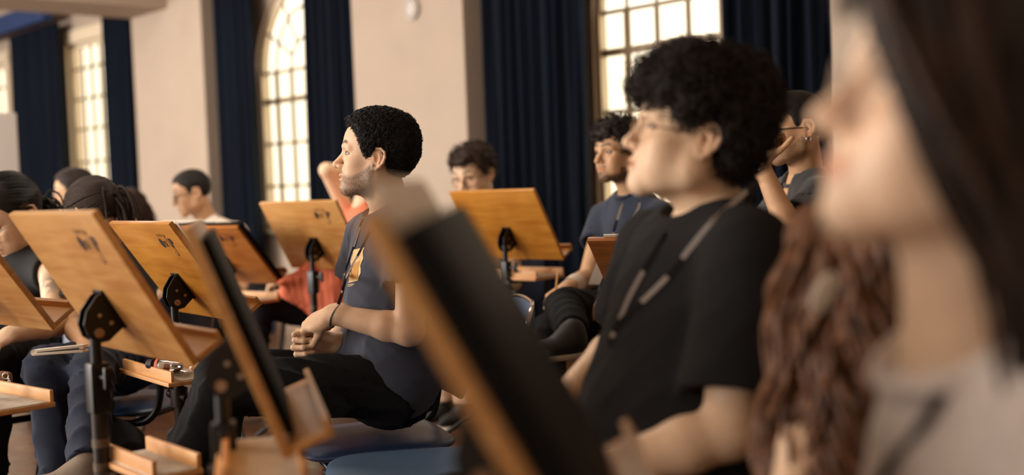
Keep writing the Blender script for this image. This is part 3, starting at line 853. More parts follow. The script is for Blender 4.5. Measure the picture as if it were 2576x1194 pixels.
for i, (a, c) in enumerate(((-2.75, -1.44), (1.37, 2.66), (4.98, 6.39))):
    b = MB(); wbox(b, a, c, 0, .30, 0, CEIL, .012); o = struct('wall_pillar', b, 'wall')
b = MB(); wbox(b, 5.62, 6.39, .30, DEPTH, 2.86, CEIL, .01); struct('ceiling_beam', b, 'wall')
b = MB()
for a, c in ((S0_, -2.75), (-1.44, 1.37), (2.66, 4.98), (6.39, S1_)): wbox(b, a, c, 0, .02, 0, .14, .004)
struct('baseboard_back', b, 'cream_paint')
# windows
for c, w, arch, idx in WINS:
    W = empty('window_%d' % idx, wp(c, 0, SILL)); W['kind'] = 'structure'
    top = SPR if arch else RTOP; o_ = -.06
    fr = MB(); wbox(fr, c - w, c - w + .035, o_ - .03, o_ + .03, SILL, top); wbox(fr, c + w - .035, c + w, o_ - .03, o_ + .03, SILL, top)
    wbox(fr, c - w, c + w, o_ - .03, o_ + .03, SILL, SILL + .05)
    wbox(fr, c - w - .0, c + w + .0, -.03, .05, SILL - .04, SILL + .0)
    if not arch:
        wbox(fr, c - w, c + w, o_ - .03, o_ + .03, RTOP - .05, RTOP)
        wbox(fr, c - w - .10, c - w, -.02, .03, SILL, RTOP + .10); wbox(fr, c + w, c + w + .14, -.02, .03, SILL, RTOP + .10); wbox(fr, c - w - .1, c + w + .14, -.02, .035, RTOP, RTOP + .14)
    else:
        fr.tube([wp(c + (w - .015) * math.cos(t), o_, SPR + (w - .015) * math.sin(t)) for t in np.linspace(0, PI, 30)], .028, 8)
    f_ = fr.build('frame', MATS['cream_paint'], W); fix_normals(f_)
    br = MB(); sp = .2417; bw = .011
    for k in range(-2, 3): wbox(br, c + k * sp - bw * (1.6 if abs(k) == 2 and arch else 1), c + k * sp + bw * (1.6 if abs(k) == 2 and arch else 1), o_ - .012, o_ + .012, SILL, top + (0 if arch else 0))
    z = SILL + .37
    while z < top - .1:
        thick = 2.0 if abs(z - (SILL + 1.11)) < .05 and arch else 1.; wbox(br, c - w, c + w, o_ - .014, o_ + .014, z - bw * thick, z + bw * thick); z += .37 if z < 1.8 else .34
    if arch:
        for r in (sp, 2 * sp): br.tube([wp(c + r * math.cos(t), o_, SPR + r * 1.06 * math.sin(t)) for t in np.linspace(0, PI, 26)], .012, 6)
        wbox(br, c - w, c + w, o_ - .014, o_ + .014, SPR - bw, SPR + bw)
        for t in np.radians([30, 60, 90, 120, 150]): br.tube([wp(c + sp * math.cos(t), o_, SPR + sp * math.sin(t)), wp(c + w * math.cos(t), o_, SPR + w * math.sin(t))], .011, 6)
    o = br.build('glazing_bars', MATS['bar'], W); fix_normals(o)
    g = MB()
    wbox(g, c - w, c + w, o_ - .003, o_ + .003, SILL, top)
    if arch:
        n = 20; th = np.linspace(0, PI, n + 1); v = [wp(c, o_, SPR)] + [wp(c + w * math.cos(t), o_, SPR + w * math.sin(t)) for t in th]
        g.add(v, None, [[0, i + 1, i + 2] for i in range(n)])
    g.build('pane', MATS['pane'], W)
# curtains
def curtain(s0, s1, ztop, label, off=.18, seed=0, z0=.03, taper=0., folds_=None):
    n = int(abs(s1 - s0) * 90); g = np.random.default_rng(seed); nz = 14
    u = np.linspace(0, 1, n); per = (s1 - s0) / .11
    ph = np.cumsum(g.uniform(.6, 1.5, n)); ph = ph / ph[-1] * per * 2 * PI
    v = []
    for i in range(nz + 1):
        t = i / nz; z = z0 + (ztop - z0) * t
        dep = (.050 - .012 * t) * np.sin(ph + .35 * np.sin(4 * t + u * 7)) + .014 * np.sin(ph * 2.3 + t * 2)
        sw = (s0 + s1) / 2 + (u - .5) * (s1 - s0) * (1 + taper * (1 - t)) + .008 * np.sin(ph * .5 + t * 3)
        v.append(W0 + WT * sw[:, None] + WN * (off + dep)[:, None] + UP * z)
    v = np.array(v); k = n
    F_ = v.reshape(-1, 3); B_ = F_ - WN * .006
    q = [[i * k + j, i * k + j + 1, (i + 1) * k + j + 1, (i + 1) * k + j] for i in range(nz) for j in range(k - 1)]
    m_ = len(F_); q2 = [[m_ + a for a in x[::-1]] for x in q]
    ed = [[i * k, (i + 1) * k, m_ + (i + 1) * k, m_ + i * k] for i in range(nz)] + [[i * k + k - 1, m_ + i * k + k - 1, m_ + (i + 1) * k + k - 1, (i + 1) * k + k - 1] for i in range(nz)]
    o = mesh_np('curtain', np.vstack([F_, B_]), [np.array(q + q2 + ed)], MATS['curtain'], origin=wp((s0 + s1) / 2, off, 0)); fix_normals(o)
    return tag(o, label, 'curtain', 'navy curtains')
TOPZ = 3.3
curtain(-1.40, -.70, TOPZ, 'dark navy curtain hanging right of the arched window behind the curly-haired person', seed=1)
curtain(.34, 1.28, TOPZ, 'wide dark navy curtain hanging between the pillar and the large arched window', seed=2)
curtain(2.72, 3.44, TOPZ, 'dark navy curtain behind the bearded man, covering the right half of the narrow arched window', seed=3, off=.20)
curtain(4.32, 5.00, TOPZ, 'dark navy curtain left of the narrow arched window, beside the left pillar', seed=4, off=.17)
curtain(6.66, 7.25, TOPZ, 'dark navy curtain right of the far square-topped window', seed=5)
curtain(8.50, 9.95, 3.10, 'blue-black curtain under the blue pelmet at the far left', seed=6)
b = MB(); wbox(b, 8.5, 12.9, .22, .34, 3.12, 3.33, .01)
tag(b.build('pelmet', MATS['pelmet']), 'bright blue fabric pelmet running above the far left curtain', 'pelmet')
# curtain rails (behind the head of the curtains)
for i, (a, c) in enumerate(((-1.43, 1.36), (2.68, 4.97), (6.42, 8.0))):
    b = MB(); b.tube([wp(a, .18, TOPZ + .02), wp(c, .18, TOPZ + .02)], .016, 10)
    tag(b.build('curtain_rail', MATS['black_metal'], smooth=True), ['thin curtain rail over the large arched window', 'thin curtain rail over the narrow arched window', 'thin curtain rail over the far square-topped window'][i], 'curtain rail')
# the round fixture on the pillar
b = MB(); c_ = wp(1.90, .30, 2.36)
b.tube([c_, c_ + WN * .030], .078, 36); 
cl = smooth_angle(b.build('wall_fixture', MATS['board_white'], origin=c_)); tag(cl, 'small round pale fixture high on the wide pillar', 'wall fixture')
b = MB(); b.tube([c_ + WN * .030 + (WT * math.cos(t) + UP * math.sin(t)) * .060 for t in np.linspace(0, 2 * PI, 40)], .004, 6, cap=False); b.build('ring', MATS['tape'], cl)
# flip chart at far left
fc = at(-10, 420, 8.0); F0 = empty('flip_chart', (fc[0], fc[1], 0), 'pale rounded board standing before the far left curtain', 'board')
b = MB(); u_ = nrm(V(1, .35, 0)); n_ = np.cross(u_, UP)
top = at(20, 283, 8.0)[2]
b.box(V(fc[0] - .26, fc[1] - .09, top - .42), (.84, .03, .84), [u_, n_, UP], .02); smooth_angle(b.build('panel', MATS['board_white'], F0))
for sx in (-.3, .3):
    b = MB(); b.tube([V(fc[0] - .26, fc[1] - .09, top - .3) + u_ * sx - n_ * .03, V(fc[0] - .26, fc[1] - .09, 0.012) + u_ * sx * 1.3 - n_ * .03], .012, 8); b.build('leg', MATS['worn_metal'], F0)
# ------------------------------------------------------------------ music stands
def text_mesh(txt, size, weight=0.):
    cu = bpy.data.curves.new('t', 'FONT'); cu.body = txt; cu.size = size; cu.offset = weight; cu.extrude = 0; cu.align_x = 'LEFT'
    o = bpy.data.objects.new('t', cu); COL.objects.link(o)
    dg = bpy.context.evaluated_depsgraph_get(); me = o.evaluated_get(dg).to_mesh()
    v = np.array([x.co[:] for x in me.vertices]).reshape(-1, 3); me.calc_loop_triangles(); f = np.array([t.vertices[:] for t in me.loop_triangles]).reshape(-1, 3)
    o.evaluated_get(dg).to_mesh_clear(); bpy.data.objects.remove(o); bpy.data.curves.remove(cu)
    return v, f
def logo_shape():
    """drawn in x, y (metres), about 13 cm wide: small line of letters, filled oval, SE, a long S flourish, heavy P"""
    Vv, Ff = [], []; k = 0
    def put(v, f, dx, dy, sx=1, sy=1):
        nonlocal k
        v = v.copy(); v[:, 0] = v[:, 0] * sx + dx; v[:, 1] = v[:, 1] * sy + dy; Vv.append(v[:, :2]); Ff.append(f + k); k += len(v)
    v, f = text_mesh('CORO DA', .017); put(v, f, -.050, .030)
    th = np.linspace(0, 2 * PI, 30, endpoint=False); o = np.array([[math.cos(t) * .017, math.sin(t) * .021, 0] for t in th] + [[0, 0, 0]])
    put(o, np.array([[30, i, (i + 1) % 30] for i in range(30)]), -.052, .000)
    v, f = text_mesh('SE', .036, .0005); put(v, f, -.030, -.014, .85, 1)
    v, f = text_mesh('P', .054, .0028); put(v, f, .028, -.016, 1.05, 1)
    def stroke(P, w):
        P = np.array(P, float); n = 40; t = np.linspace(0, len(P) - 1, n); Q = np.stack([np.interp(t, range(len(P)), P[:, i]) for i in (0, 1)], 1)
        for _ in range(14): Q[1:-1] = (Q[:-2] + Q[1:-1] * 2 + Q[2:]) / 4
        T = nrm(np.gradient(Q, axis=0)); N = np.stack([-T[:, 1], T[:, 0]], 1); ww = w * (.45 + .55 * np.sin(np.linspace(0, PI, n)))[:, None]
        v = np.vstack([Q + N * ww, Q - N * ww]); v = np.hstack([v, np.zeros((2 * n, 1))])
        f = [[i, i + 1, n + i] for i in range(n - 1)] + [[i + 1, n + i + 1, n + i] for i in range(n - 1)]
        put(v, np.array(f), 0, 0)
    stroke([(.030, .030), (.020, .036), (.010, .028), (.012, .010), (.022, -.010), (.034, -.030), (.036, -.048), (.024, -.060), (.008, -.055), (.004, -.042), (.012, -.036)], .0022)
    stroke([(-.058, .045), (-.050, .030), (-.046, .018)], .0008)
    return np.vstack(Vv), np.vstack(Ff)
LV, LF = logo_shape()
BW, BH, BT = .50, .36, .016
def stand(label, c, yaw, tilt, wood='wood', logo=True, tray=(.10, 0.), tray_z=.615, W=BW, ledge_d=.065, grp='wooden music stands', hubv=-.04, big=1., tray_len=.30, tray_w=.20, tray_on=True):
    c = V(*c); a = math.radians(yaw); t = math.radians(tilt)
    u = V(math.cos(a), math.sin(a), 0); h = V(-math.sin(a), math.cos(a), 0)
    v = math.cos(t) * UP + math.sin(t) * h; nm = np.cross(u, v) * -1
    if nm @ h < 0: nm = -nm                                     # the side with the music
    hub = c + v * hubv - nm * .058
    S = empty('music_stand', (hub[0], hub[1], 0), label, 'music stand', grp); S.rotation_euler.z = a
    b = MB(); b.box(c + nm * BT / 2, (W, BH, BT), [u, v, nm], .003); bd = smooth_angle(b.build('desk', MATS[wood], S))
    if logo:
        P = c + u * (W * .27) + v * (BH * .5 - .070) - nm * .0006
        vv = P + LV[:, :1] * .80 * u + LV[:, 1:] * .80 * v
        mesh_np('logo', vv, [LF], MATS['ink'], bd, smooth=False)
    b = MB(); b.box(c - v * (BH / 2 - .008) + nm * (BT + ledge_d / 2), (W, .012, ledge_d), [u, v, nm], .002); b.box(c - v * (BH / 2 - .018) + nm * (BT + ledge_d - .005), (W, .026, .010), [u, v, nm], .002)
    smooth_angle(b.build('ledge', MATS[wood], S))
    # bracket: back plate, two cheeks with slots, bolts
    o = c - nm * .001; side = np.cross(v, nm)
    br = MB(); br.box(c + v * (hubv - .014) - nm * .003, (.050, .095, .005), [u, v, nm], .001)
    poly = [(.034, .0), (.036, -.018), (.018, -.062), (-.006, -.086), (-.040, -.094), (-.068, -.082), (-.080, -.056), (-.076, -.030), (-.072, .0)]
    for sx in (-1, 1): br.prism([(x * .8, y * .8) for x, y in poly], [v, nm, u], c + v * hubv + u * sx * .017, .004)
    smooth_angle(br.build('bracket', MATS['black_metal'], S), 30)
    bl = MB()
    for (x, y, r) in ((-.010, -.040, .0042), (-.044, -.026, .0048)):
        p = c + v * (x * .8 + hubv) + nm * y * .8; bl.tube([p - u * .021, p + u * .021], r, 12)
    smooth_angle(bl.build('bolt', MATS['steel'], S))
    hubp = c + v * (hubv - .036) - nm * .054
    kb = MB(); kb.tube([hubp - u * .028, hubp + u * .028], .0095, 18); smooth_angle(kb.build('pivot_knob', MATS['brass'], S))
    ground = V(hubp[0], hubp[1], 0)
    p1 = MB(); p1.tube([hubp + UP * .01, ground + UP * (tray_z - .06)], .0115, 14); smooth_angle(p1.build('upper_pole', MATS['black_metal'], S))
    z1 = hubp[2] - .07
    cb = MB(); cb.box(ground + UP * (z1 - .045), (.040, .040, .105), [u, h, UP], .006); cb.tube([ground + UP * (z1 - .02) + u * .02, ground + UP * (z1 - .02) + u * .052], .007, 10); cb.box(ground + UP * (z1 - .02) + u * .056, (.012, .016, .045), [u, h, UP], .004)
    smooth_angle(cb.build('clamp_collar', MATS['black_metal'], S))
    p2 = MB(); p2.tube([ground + UP * (z1 - .08), ground + UP * .10], .0165, 16)
    lp = smooth_angle(p2.build('lower_pole', MATS['worn_metal'], S))
    for z in (z1 - .15, z1 - .20, z1 - .29):
        tp = MB(); tp.tube([ground + UP * z, ground + UP * (z - .018)], .0178, 16); tp.build('tape_band', MATS['tape'], lp)
    if tray_on:
        tc = ground + h * tray[0] + u * tray[1] + UP * tray_z
        tl = tray_len; tw = tray_w
        tb = MB(); tb.box(tc, (tl, tw, .012), [u, h, UP], .002); tr = smooth_angle(tb.build('tray', MATS['wood_edge'], S))
        for sgn in (-1, 1):
            rb = MB(); rb.box(tc + h * sgn * (tw / 2 - .008 - (.008 if sgn < 0 else 0)) + UP * .021, (tl * (.99 if sgn > 0 else .97), .010, .032), [u, h, UP], .002); smooth_angle(rb.build('tray_rail', MATS['wood_edge'], tr))
        lb = MB(); lb.box(tc + UP * .0072, (tl * .97, tw * .84, .003), [u, h, UP]); lb.build('tray_liner', MATS['liner'], tr)
        tk = MB(); tk.tube([ground + UP * (tray_z - .035), ground + UP * (tray_z - .09)], .026, 16)
        tk.box(ground * .5 + tc * .5 * V(1, 1, 0) + UP * (tray_z - .016) , (.05, max(abs(tray[0]), .04) + .05, .012), [u, h, UP])
        tk.tube([ground + UP * (tray_z - .06) - u * .06, ground + UP * (tray_z - .06) + u * .055], .009, 10); tk.sphere(ground + UP * (tray_z - .06) - u * .068, .014)
        smooth_angle(tk.build('tray_clamp', MATS['worn_metal'], S))
    for k in range(3):
        aa = a + PI / 2 + k * 2 * PI / 3; d = V(math.cos(aa), math.sin(aa), 0); lg = MB()
        lg.tube([ground + UP * .20, ground + d * .14 + UP * .12, ground + d * .30 + UP * .012], .011, 10); smooth_angle(lg.build('leg', MATS['black_metal'], S))
    return dict(c=c, u=u, v=v, nm=nm, h=h, ground=ground, S=S, tz=tray_z)
def on_desk(st, name, m, size, off=(0, 0), z=0., label=None, cat=None, bevel=.002, tilt=0):
    """a thing leaning on the music side of a desk"""
    b = MB(); w, hgt, th = size
    p = st['c'] + st['u'] * off[0] + st['v'] * off[1] + st['nm'] * (BT + .0015 + z + th / 2)
    b.box(p, (w, hgt, th), [st['u'], st['v'], st['nm']], bevel)
    o = smooth_angle(b.build(name, MATS[m], origin=p)); tag(o, label, cat); return o

# ------------------------------------------------------------------ the stands of the orchestra
st1 = stand('large orange-brown music stand at left with softly blurred lettering, pole taped in bands', (-.861, 2.453, .939), -50.7, -31, 'wood', tray=(.065, .09), tray_z=.57, tray_len=.26, tray_w=.115)
st2 = stand('golden-brown music stand with crisp dark lettering, a plastic bottle on its tray', (-1.020, 3.57, .895), -53, -35, 'wood_golden', tray=(-.01, -.06), tray_z=.578, tray_len=.42, tray_w=.155)
st3 = stand('dark orange music stand holding a black folder, before the man in white', (-1.345, 5.50, .835), -36, -41, 'wood_dark', tray=(.1, 0))
st4 = stand('music stand in front of the person in coral, left of the bearded man', (-.900, 5.38, .915), -38, -30, 'wood', tray=(.1, 0), tray_z=.45)
st5 = stand('music stand between the bearded man and the wide curtain, with a chipped edge', (-.028, 5.25, .933), -42, -31, 'wood_golden', logo=False, tray=(.10, .02), tray_z=.70)
st6 = stand('music stand half hidden behind the curly-haired person, a white sheet on top', (.503, 3.56, .814), -25, -46, 'wood_dark', logo=False, tray_on=False)
st0 = stand('music stand cut off by the left edge, below the woman in the black tank top', (-1.385, 2.995, .95), -42, -35, 'wood', logo=False, tray=(.02, .06))
st7 = stand('music stand seen edge-on in the left foreground, a thin black folder on it', (-.455, 1.92, .905), -77.2, -20.5, 'wood', logo=False, tray=(.055, .10), tray_z=.70, tray_w=.135, tray_len=.34)
st8 = stand('closest music stand, a dark blurred diagonal in front of the bearded man', (-.023, 1.107, .94), -91.2, -28.2, 'wood', logo=False, tray_on=False)
st9 = stand('music stand far behind, only its top edge above the golden one', (-1.95, 5.9, .86), -30, -42, 'wood_dark', logo=False, tray_on=False)

# what lies on the desks
on_desk(st7, 'folder', 'folder', (.44, .31, .012), (0, .0), 0, 'thin black folder standing on the edge-on music stand at left', 'folder')
on_desk(st8, 'folder', 'folder', (.50, .318, .022), (.008, -.003), .004, 'thick black folder on the closest blurred music stand', 'folder')
on_desk(st8, 'sheet_music', 'paper', (.44, .30, .003), (0, .052), 0, 'white sheets showing above the thick black folder in the foreground', 'sheet music')
on_desk(st3, 'folder', 'folder', (.51, .350, .012), (.012, .012), 0, 'black ring folder on the dark orange stand before the man in white', 'folder')
on_desk(st2, 'sheet_music', 'paper', (.46, .33, .004), (.035, .002), 0, 'white sheets showing behind the right edge of the golden music stand', 'sheet music')
on_desk(st6, 'sheet_music', 'paper', (.40, .30, .004), (.0, .036), 0, 'white sheets on the stand behind the curly-haired person', 'sheet music')
on_desk(st9, 'sheet_music', 'paper', (.44, .30, .004), (.03, .04), 0, 'white sheets on the far stand above the golden one', 'sheet music')
on_desk(st3, 'sheet_music', 'paper', (.36, .30, .004), (-.10, .045), .0125, 'white sheets resting on the black folder before the man in white', 'sheet music')

# ------------------------------------------------------------------ chairs
def pad(b, c, ax, w, h, th, bend=0., dish=0., e=4.5):
    ax = np.asarray(ax, float); nr, na = 12, 44
    r = np.sin(np.linspace(0, PI / 2, nr)); a = np.arange(na) / na * 2 * PI
    cx = np.sign(np.cos(a)) * np.abs(np.cos(a)) ** (2 / e) * w / 2; cy = np.sign(np.sin(a)) * np.abs(np.sin(a)) ** (2 / e) * h / 2
    def sheet(sg):
        v = []
        for k in r:
            x, y = cx * k, cy * k
            z = sg * th / 2 * math.sqrt(max(0, 1 - k ** 7)) + bend * (x / (w / 2)) ** 2 - dish * (1 - (x / (w / 2)) ** 2) * (1 - (y / (h / 2)) ** 2)
            v.append(c + x[:, None] * ax[0] + y[:, None] * ax[1] + z[:, None] * ax[2])
        return np.vstack(v)
    for sg in (1, -1):
        q = [[i * na + j, (i + 1) * na + j, (i + 1) * na + (j + 1) % na, i * na + (j + 1) % na] for i in range(nr - 1) for j in range(na)]
        b.add(sheet(sg), q)
def chair(label, p, yaw, cm='chair_blue', seat_z=.46, grp='blue seats with tube frames', edge=False, back_h=.30, seatw=.43):
    p = V(p[0], p[1], 0); f, l = frame_vectors(yaw); C = empty('chair', p, label, 'chair', grp); C.rotation_euler.z = math.radians(yaw)
    b = MB(); pad(b, p + UP * seat_z, [f, l, UP], .43, seatw, .034, dish=.012); o = b.build('seat', MATS[cm], C, smooth=True); fix_normals(o)
    bu = nrm(UP * 1 - f * .16); bn = np.cross(l, bu)
    bc = p - f * .235 + UP * (seat_z + .25) - f * .03
    b = MB(); pad(b, bc, [l, bu, bn * -1], .42, back_h, .022, bend=-.030); o = b.build('backrest', MATS[cm], C, smooth=True); fix_normals(o)
    if edge:
        b = MB(); a = np.linspace(0, 2 * PI, 60); w, h = .42, back_h
        x = np.sign(np.cos(a)) * np.abs(np.cos(a)) ** (2 / 4.5) * w / 2; y = np.sign(np.sin(a)) * np.abs(np.sin(a)) ** (2 / 4.5) * h / 2
        b.tube(bc + x[:, None] * l + y[:, None] * bu + (.030 * (x / (w / 2)) ** 2)[:, None] * bn, .0055, 8, cap=False); b.build('edge_trim', MATS['chrome'], o, smooth=True)
    for s in (-1, 1):
        b = MB(); y = l * s * (seatw / 2 - .015)
        P = [p + f * .17 + y + UP * (seat_z - .035), p - f * .10 + y + UP * (seat_z - .035), p - f * .20 + y + UP * (seat_z - .030), p - f * .245 + y + UP * (seat_z + .01), p - f * .262 + y + UP * (seat_z + .08), p - f * .29 + y + UP * (seat_z + .30)]
        P = np.array(P); t = np.linspace(0, 5, 26); Q = np.stack([np.interp(t, range(6), P[:, i]) for i in range(3)], 1)
        for _ in range(3): Q[1:-1] = (Q[:-2] + Q[1:-1] * 2 + Q[2:]) / 4
        b.tube(Q, .0125, 12); b.build('back_support', MATS['black_metal'], C, smooth=True)
        for e in (-1, 1):
            b = MB(); b.tube([p + f * (.02 + e * .12) + y + UP * (seat_z - .03), p + f * (.02 + e * .17) + y * 1.05 + UP * (seat_z - .09), p + f * (.01 + e * .24) + y * 1.12 + UP * .008], .0115, 10); b.build('leg', MATS['black_metal'], C, smooth=True)
    b = MB(); b.tube([p + f * .14 - l * .19 + UP * (seat_z - .04), p + f * .14 + l * .19 + UP * (seat_z - .04)], .010, 8); b.tube([p - f * .12 - l * .19 + UP * (seat_z - .04), p - f * .12 + l * .19 + UP * (seat_z - .04)], .010, 8); b.build('crossbar', MATS['black_metal'], C, smooth=True)
    return C

# ------------------------------------------------------------------ the people
SK_LIGHT = srgb(232, 197, 164); SK_WARM = srgb(226, 187, 154); SK_TAN = srgb(208, 164, 126); SK_PALE = srgb(236, 202, 172)
def J_of(**k): return {a: (at(*b) if len(b) == 3 and not isinstance(b, np.ndarray) else b) for a, b in k.items()}
SKULL = [((-.010, 0, .046), (.098, .078, .090)), ((.022, 0, .050), (.074, .068, .072)), ((.03, 0, -.015), (.060, .062, .078))]

# the bearded man in the centre
def hair_bearded(H, P):
    hl = dict(x=[-.12, -.085, -.060, -.040, -.034, -.004, .004, .018, .026, .036, .050, .062, .074, .09], z=[-.088, -.085, -.070, -.040, .030, .036, .006, -.006, .000, .030, .062, .078, .086, .10], front=.088)
    s = hair_cap(.010, .018, hl, bump=.0022, bf=150, back=.006, ramp=.02, tmin=.1)
    v, q = s.mesh(.003); cap = mesh_np('hair', H.w(v), [q], MATS['hair_black'], P)
    p, n = surf_sample(v, q, 5200, 5, lambda c: (c[:, 2] > hairline(c[:, 0], c[:, 1], hl) - .004))
    v, q = coils(p, n, R=.0040, turns=1.8, length=.007, r=.00115, M=12, seed=2, lift=-.002)
    mesh_np('curls', H.w(v), [q], MATS['hair_black'], cap)
HA = Head(at(947, 405, 3.30), 179, 7, 0, .97)
JA = J_of(nk=(985, 540, 3.34), sL=(1040, 592, 3.14), eL=(1030, 832, 3.12), wL=(838, 790, 3.19), sR=(925, 592, 3.50), eR=(890, 800, 3.58), wR=(842, 862, 3.28),
          hL=(1000, 970, 3.22), hR=(955, 962, 3.46), kL=(560, 972, 3.04), kR=(560, 940, 3.34), aL=(340, 1430, 2.95), aR=(520, 1500, 3.22))
handsA = dict(L=dict(d=at(750, 822, 3.25) - at(838, 790, 3.19), n=(-.42, -.42, .80), curl=(.5, .52, .52, .5), side=-1, spread=.05, thumb=(.0, .5)),
              R=dict(d=(-1, -.10, -.06), n=(.12, 1, .10), curl=(.86, .86, .86, .88), side=-1, spread=.06, thumb=(.15, .55)))
JA['extra'] = [(at(995, 880, 3.23), at(1002, 945, 3.23), .112, .116, .05), (at(975, 910, 3.32), at(900, 925, 3.32), .10, .08, .06)]
PA, _, JA = person('bearded man with short curly hair in a slate blue t-shirt, hands clasped on his lap', HA, 200, JA, SK_WARM, hair_bearded, ('t_shirt', 'tee_slate'),
    skinkw=dict(beard=.75, beard_col=(.05, .028, .018)), hands=handsA, h_head=.0022, h_body=.003, h_cloth=.005, sleeve=.50, trousers='pants_black', shoes='shoe_black', folds_amp=.004, fat=.0, look=(1, .40, .03), neckhole=.078,
    seat=('blue padded chair with a black tube frame under the bearded man', .06))

# the curly-haired person at right
def hair_bigcurls(H, P):
    hl = dict(x=[-.12, -.085, -.065, -.045, -.036, -.002, .004, .018, .030, .040, .050, .062, .09], z=[-.085, -.082, -.070, -.040, .036, .046, .030, .016, .030, .040, .050, .055, .058], front=.056)
    s = hair_cap(.020, .036, hl, bump=.009, bf=62, back=.008, ramp=.035, tmin=.2)
    v, q = s.mesh(.004); cap = mesh_np('hair', H.w(v), [q], MATS['hair_black'], P)
    p, n = surf_sample(v, q, 5600, 5, lambda c: (c[:, 2] > hairline(c[:, 0], c[:, 1], hl) - .004))
    v, q = coils(p, n, R=.0085, turns=1.5, length=.026, r=.0015, M=14, seed=3, lift=-.003, wild=1.2)
    mesh_np('curls', H.w(v), [q], MATS['hair_dark'], cap)
HB = Head(at(1738, 362, 2.08), 180, 13, 0, .98)
JB = J_of(nk=(1790, 535, 2.10), sL=(1885, 640, 1.90), eL=(1835, 1085, 1.84), wL=(1440, 1215, 1.84), sR=(1650, 625, 2.26), eR=(1585, 850, 2.36), wR=(1400, 1030, 2.16),
          hL=(1770, 1270, 1.94), hR=(1640, 1255, 2.24), kL=(1250, 1310, 1.75), kR=(1130, 1300, 2.08), aL=(1200, 1760, 1.75), aR=(1100, 1700, 2.1))
PB, _, JB = person('person with big black curls and clear glasses in a loose black t-shirt', HB, 209, JB, SK_LIGHT, hair_bigcurls, ('t_shirt', 'tee_black'),
    headkw=dict(nose=.97, fat=.006, jaw=1.05), hands={}, h_head=.0025, h_body=.0035, h_cloth=.005, sleeve=.80, trousers='pants_black', folds_amp=.004, fat=.035, look=(1, 0, .1), neckhole=.088, arms_r=1.12,
    seat=('blue seat under the curly-haired person in black', -.02))

# the blurred woman in the right foreground
def hair_near(H, P):
    hl = dict(x=[-.12, -.085, -.065, -.045, -.036, .0, .012, .024, .034, .044, .056, .068, .09], z=[-.085, -.082, -.075, -.070, -.065, -.060, -.055, -.045, .005, .040, .070, .090, .11], front=.100)
    s = hair_cap(.012, .018, hl, bump=.003, bf=60, back=.012, ramp=.03, tmin=.2)
    v, q = s.mesh(.004); cap = mesh_np('hair', H.w(v), [q], MATS['hair_dark'], P)
    def guide(P, m=26):
        P = np.array(P, float); t = np.linspace(0, len(P) - 1, m); Q = np.stack([np.interp(t, range(len(P)), P[:, i]) for i in range(3)], 1)
        for _ in range(4): Q[1:-1] = (Q[:-2] + Q[1:-1] * 2 + Q[2:]) / 4
        return Q
    GS = [guide([(.050, .010, .148), (.082, .040, .110), (.080, .066, .062), (.056, .082, .020), (.030, .090, -.015), (-.006, .092, -.050), (-.045, .085, -.095), (-.090, .060, -.150), (-.115, .045, -.215), (-.120, .04, -.270)]),
          guide([(.020, .010, .155), (.030, .055, .120), (.022, .086, .060), (.005, .094, .0), (-.020, .096, -.050), (-.055, .085, -.095), (-.095, .060, -.150), (-.120, .040, -.215), (-.125, .04, -.270)]),
          guide([(-.030, .008, .160), (-.050, .060, .118), (-.055, .088, .050), (-.065, .088, -.010), (-.080, .080, -.060), (-.100, .065, -.110), (-.120, .045, -.165), (-.130, .030, -.220), (-.130, .03, -.270)]),
          guide([(-.060, .004, .150), (-.100, .020, .110), (-.125, .030, .050), (-.130, .030, -.010), (-.130, .030, -.070), (-.135, .025, -.130), (-.140, .020, -.190), (-.140, .015, -.240), (-.140, .01, -.280)])]
    g = np.random.default_rng(6); PP = []
    for sg in (-1, 1):
        for k in range(260):
            w = g.uniform(0, 2.999); a = int(w); b_ = w - a; Q = GS[a] * (1 - b_) + GS[a + 1] * b_
            Q = Q + g.normal(size=3) * V(.005, .005, .004) + np.linspace(0, 1, 26)[:, None] * g.normal(size=3) * .012
            Q = Q + V(.034, 0, 0) * np.interp(np.arange(26), [0, 4, 14, 25], [.6, 1, .8, .2])[:, None] * (1 if w < 1.3 else .35) * (1 if sg > 0 else -.2)
            Q = Q * V(1, sg, 1) + (np.linspace(.002, .012, 26) * np.sin(np.linspace(0, 15, 26) + 5 * w + g.normal() * .7))[:, None] * V(1, .6, .2); PP.append(Q)
    F = np.array(PP); r = np.interp(np.arange(26), [0, 4, 25], [.0045, .0068, .0018])
    v, q = tubes(F[::2], r[None], 4); mesh_np('long_locks', H.w(v), [q], MATS['hair_dark'], cap); v, q = tubes(F[1::2], r[None] * .9, 4); mesh_np('lighter_locks', H.w(v), [q], MATS['hair_mid'], cap)
    # one loose strand falling over the forehead
    t = np.linspace(0, 1, 12)[:, None]; A = np.array([[.07, -.02, .125], [.115, -.01, .10], [.118, .0, .065]])
    base = (1 - t) ** 2 * A[0] + 2 * t * (1 - t) * A[1] + t * t * A[2]; g_ = np.random.default_rng(2)
    Pp = base[None] + g_.normal(size=(26, 1, 3)) * V(.006, .010, .004) + g_.normal(size=(26, 1, 3)) * t[None] * .004
    v, q = tubes(Pp, np.linspace(.0022, .0008, 12)[None], 3); mesh_np('loose_strand', H.w(v), [q], MATS['hair_dark'], cap)
HC = Head(at(2432, 318, .95), 181, 15, 0, 1.0)
JC = J_of(nk=(2445, 880, 1.0), sL=(2800, 1120, .86), eL=(2850, 1800, .84), wL=(2300, 2000, .84), sR=(2430, 1010, 1.17), eR=(2330, 1500, 1.25), wR=(2000, 1700, 1.2),
          hL=(2640, 2100, .92), hR=(2460, 2050, 1.17), kL=(1900, 2200, .9), kR=(1850, 2150, 1.2), aL=(2100, 3300, .9), aR=(2000, 3200, 1.2))
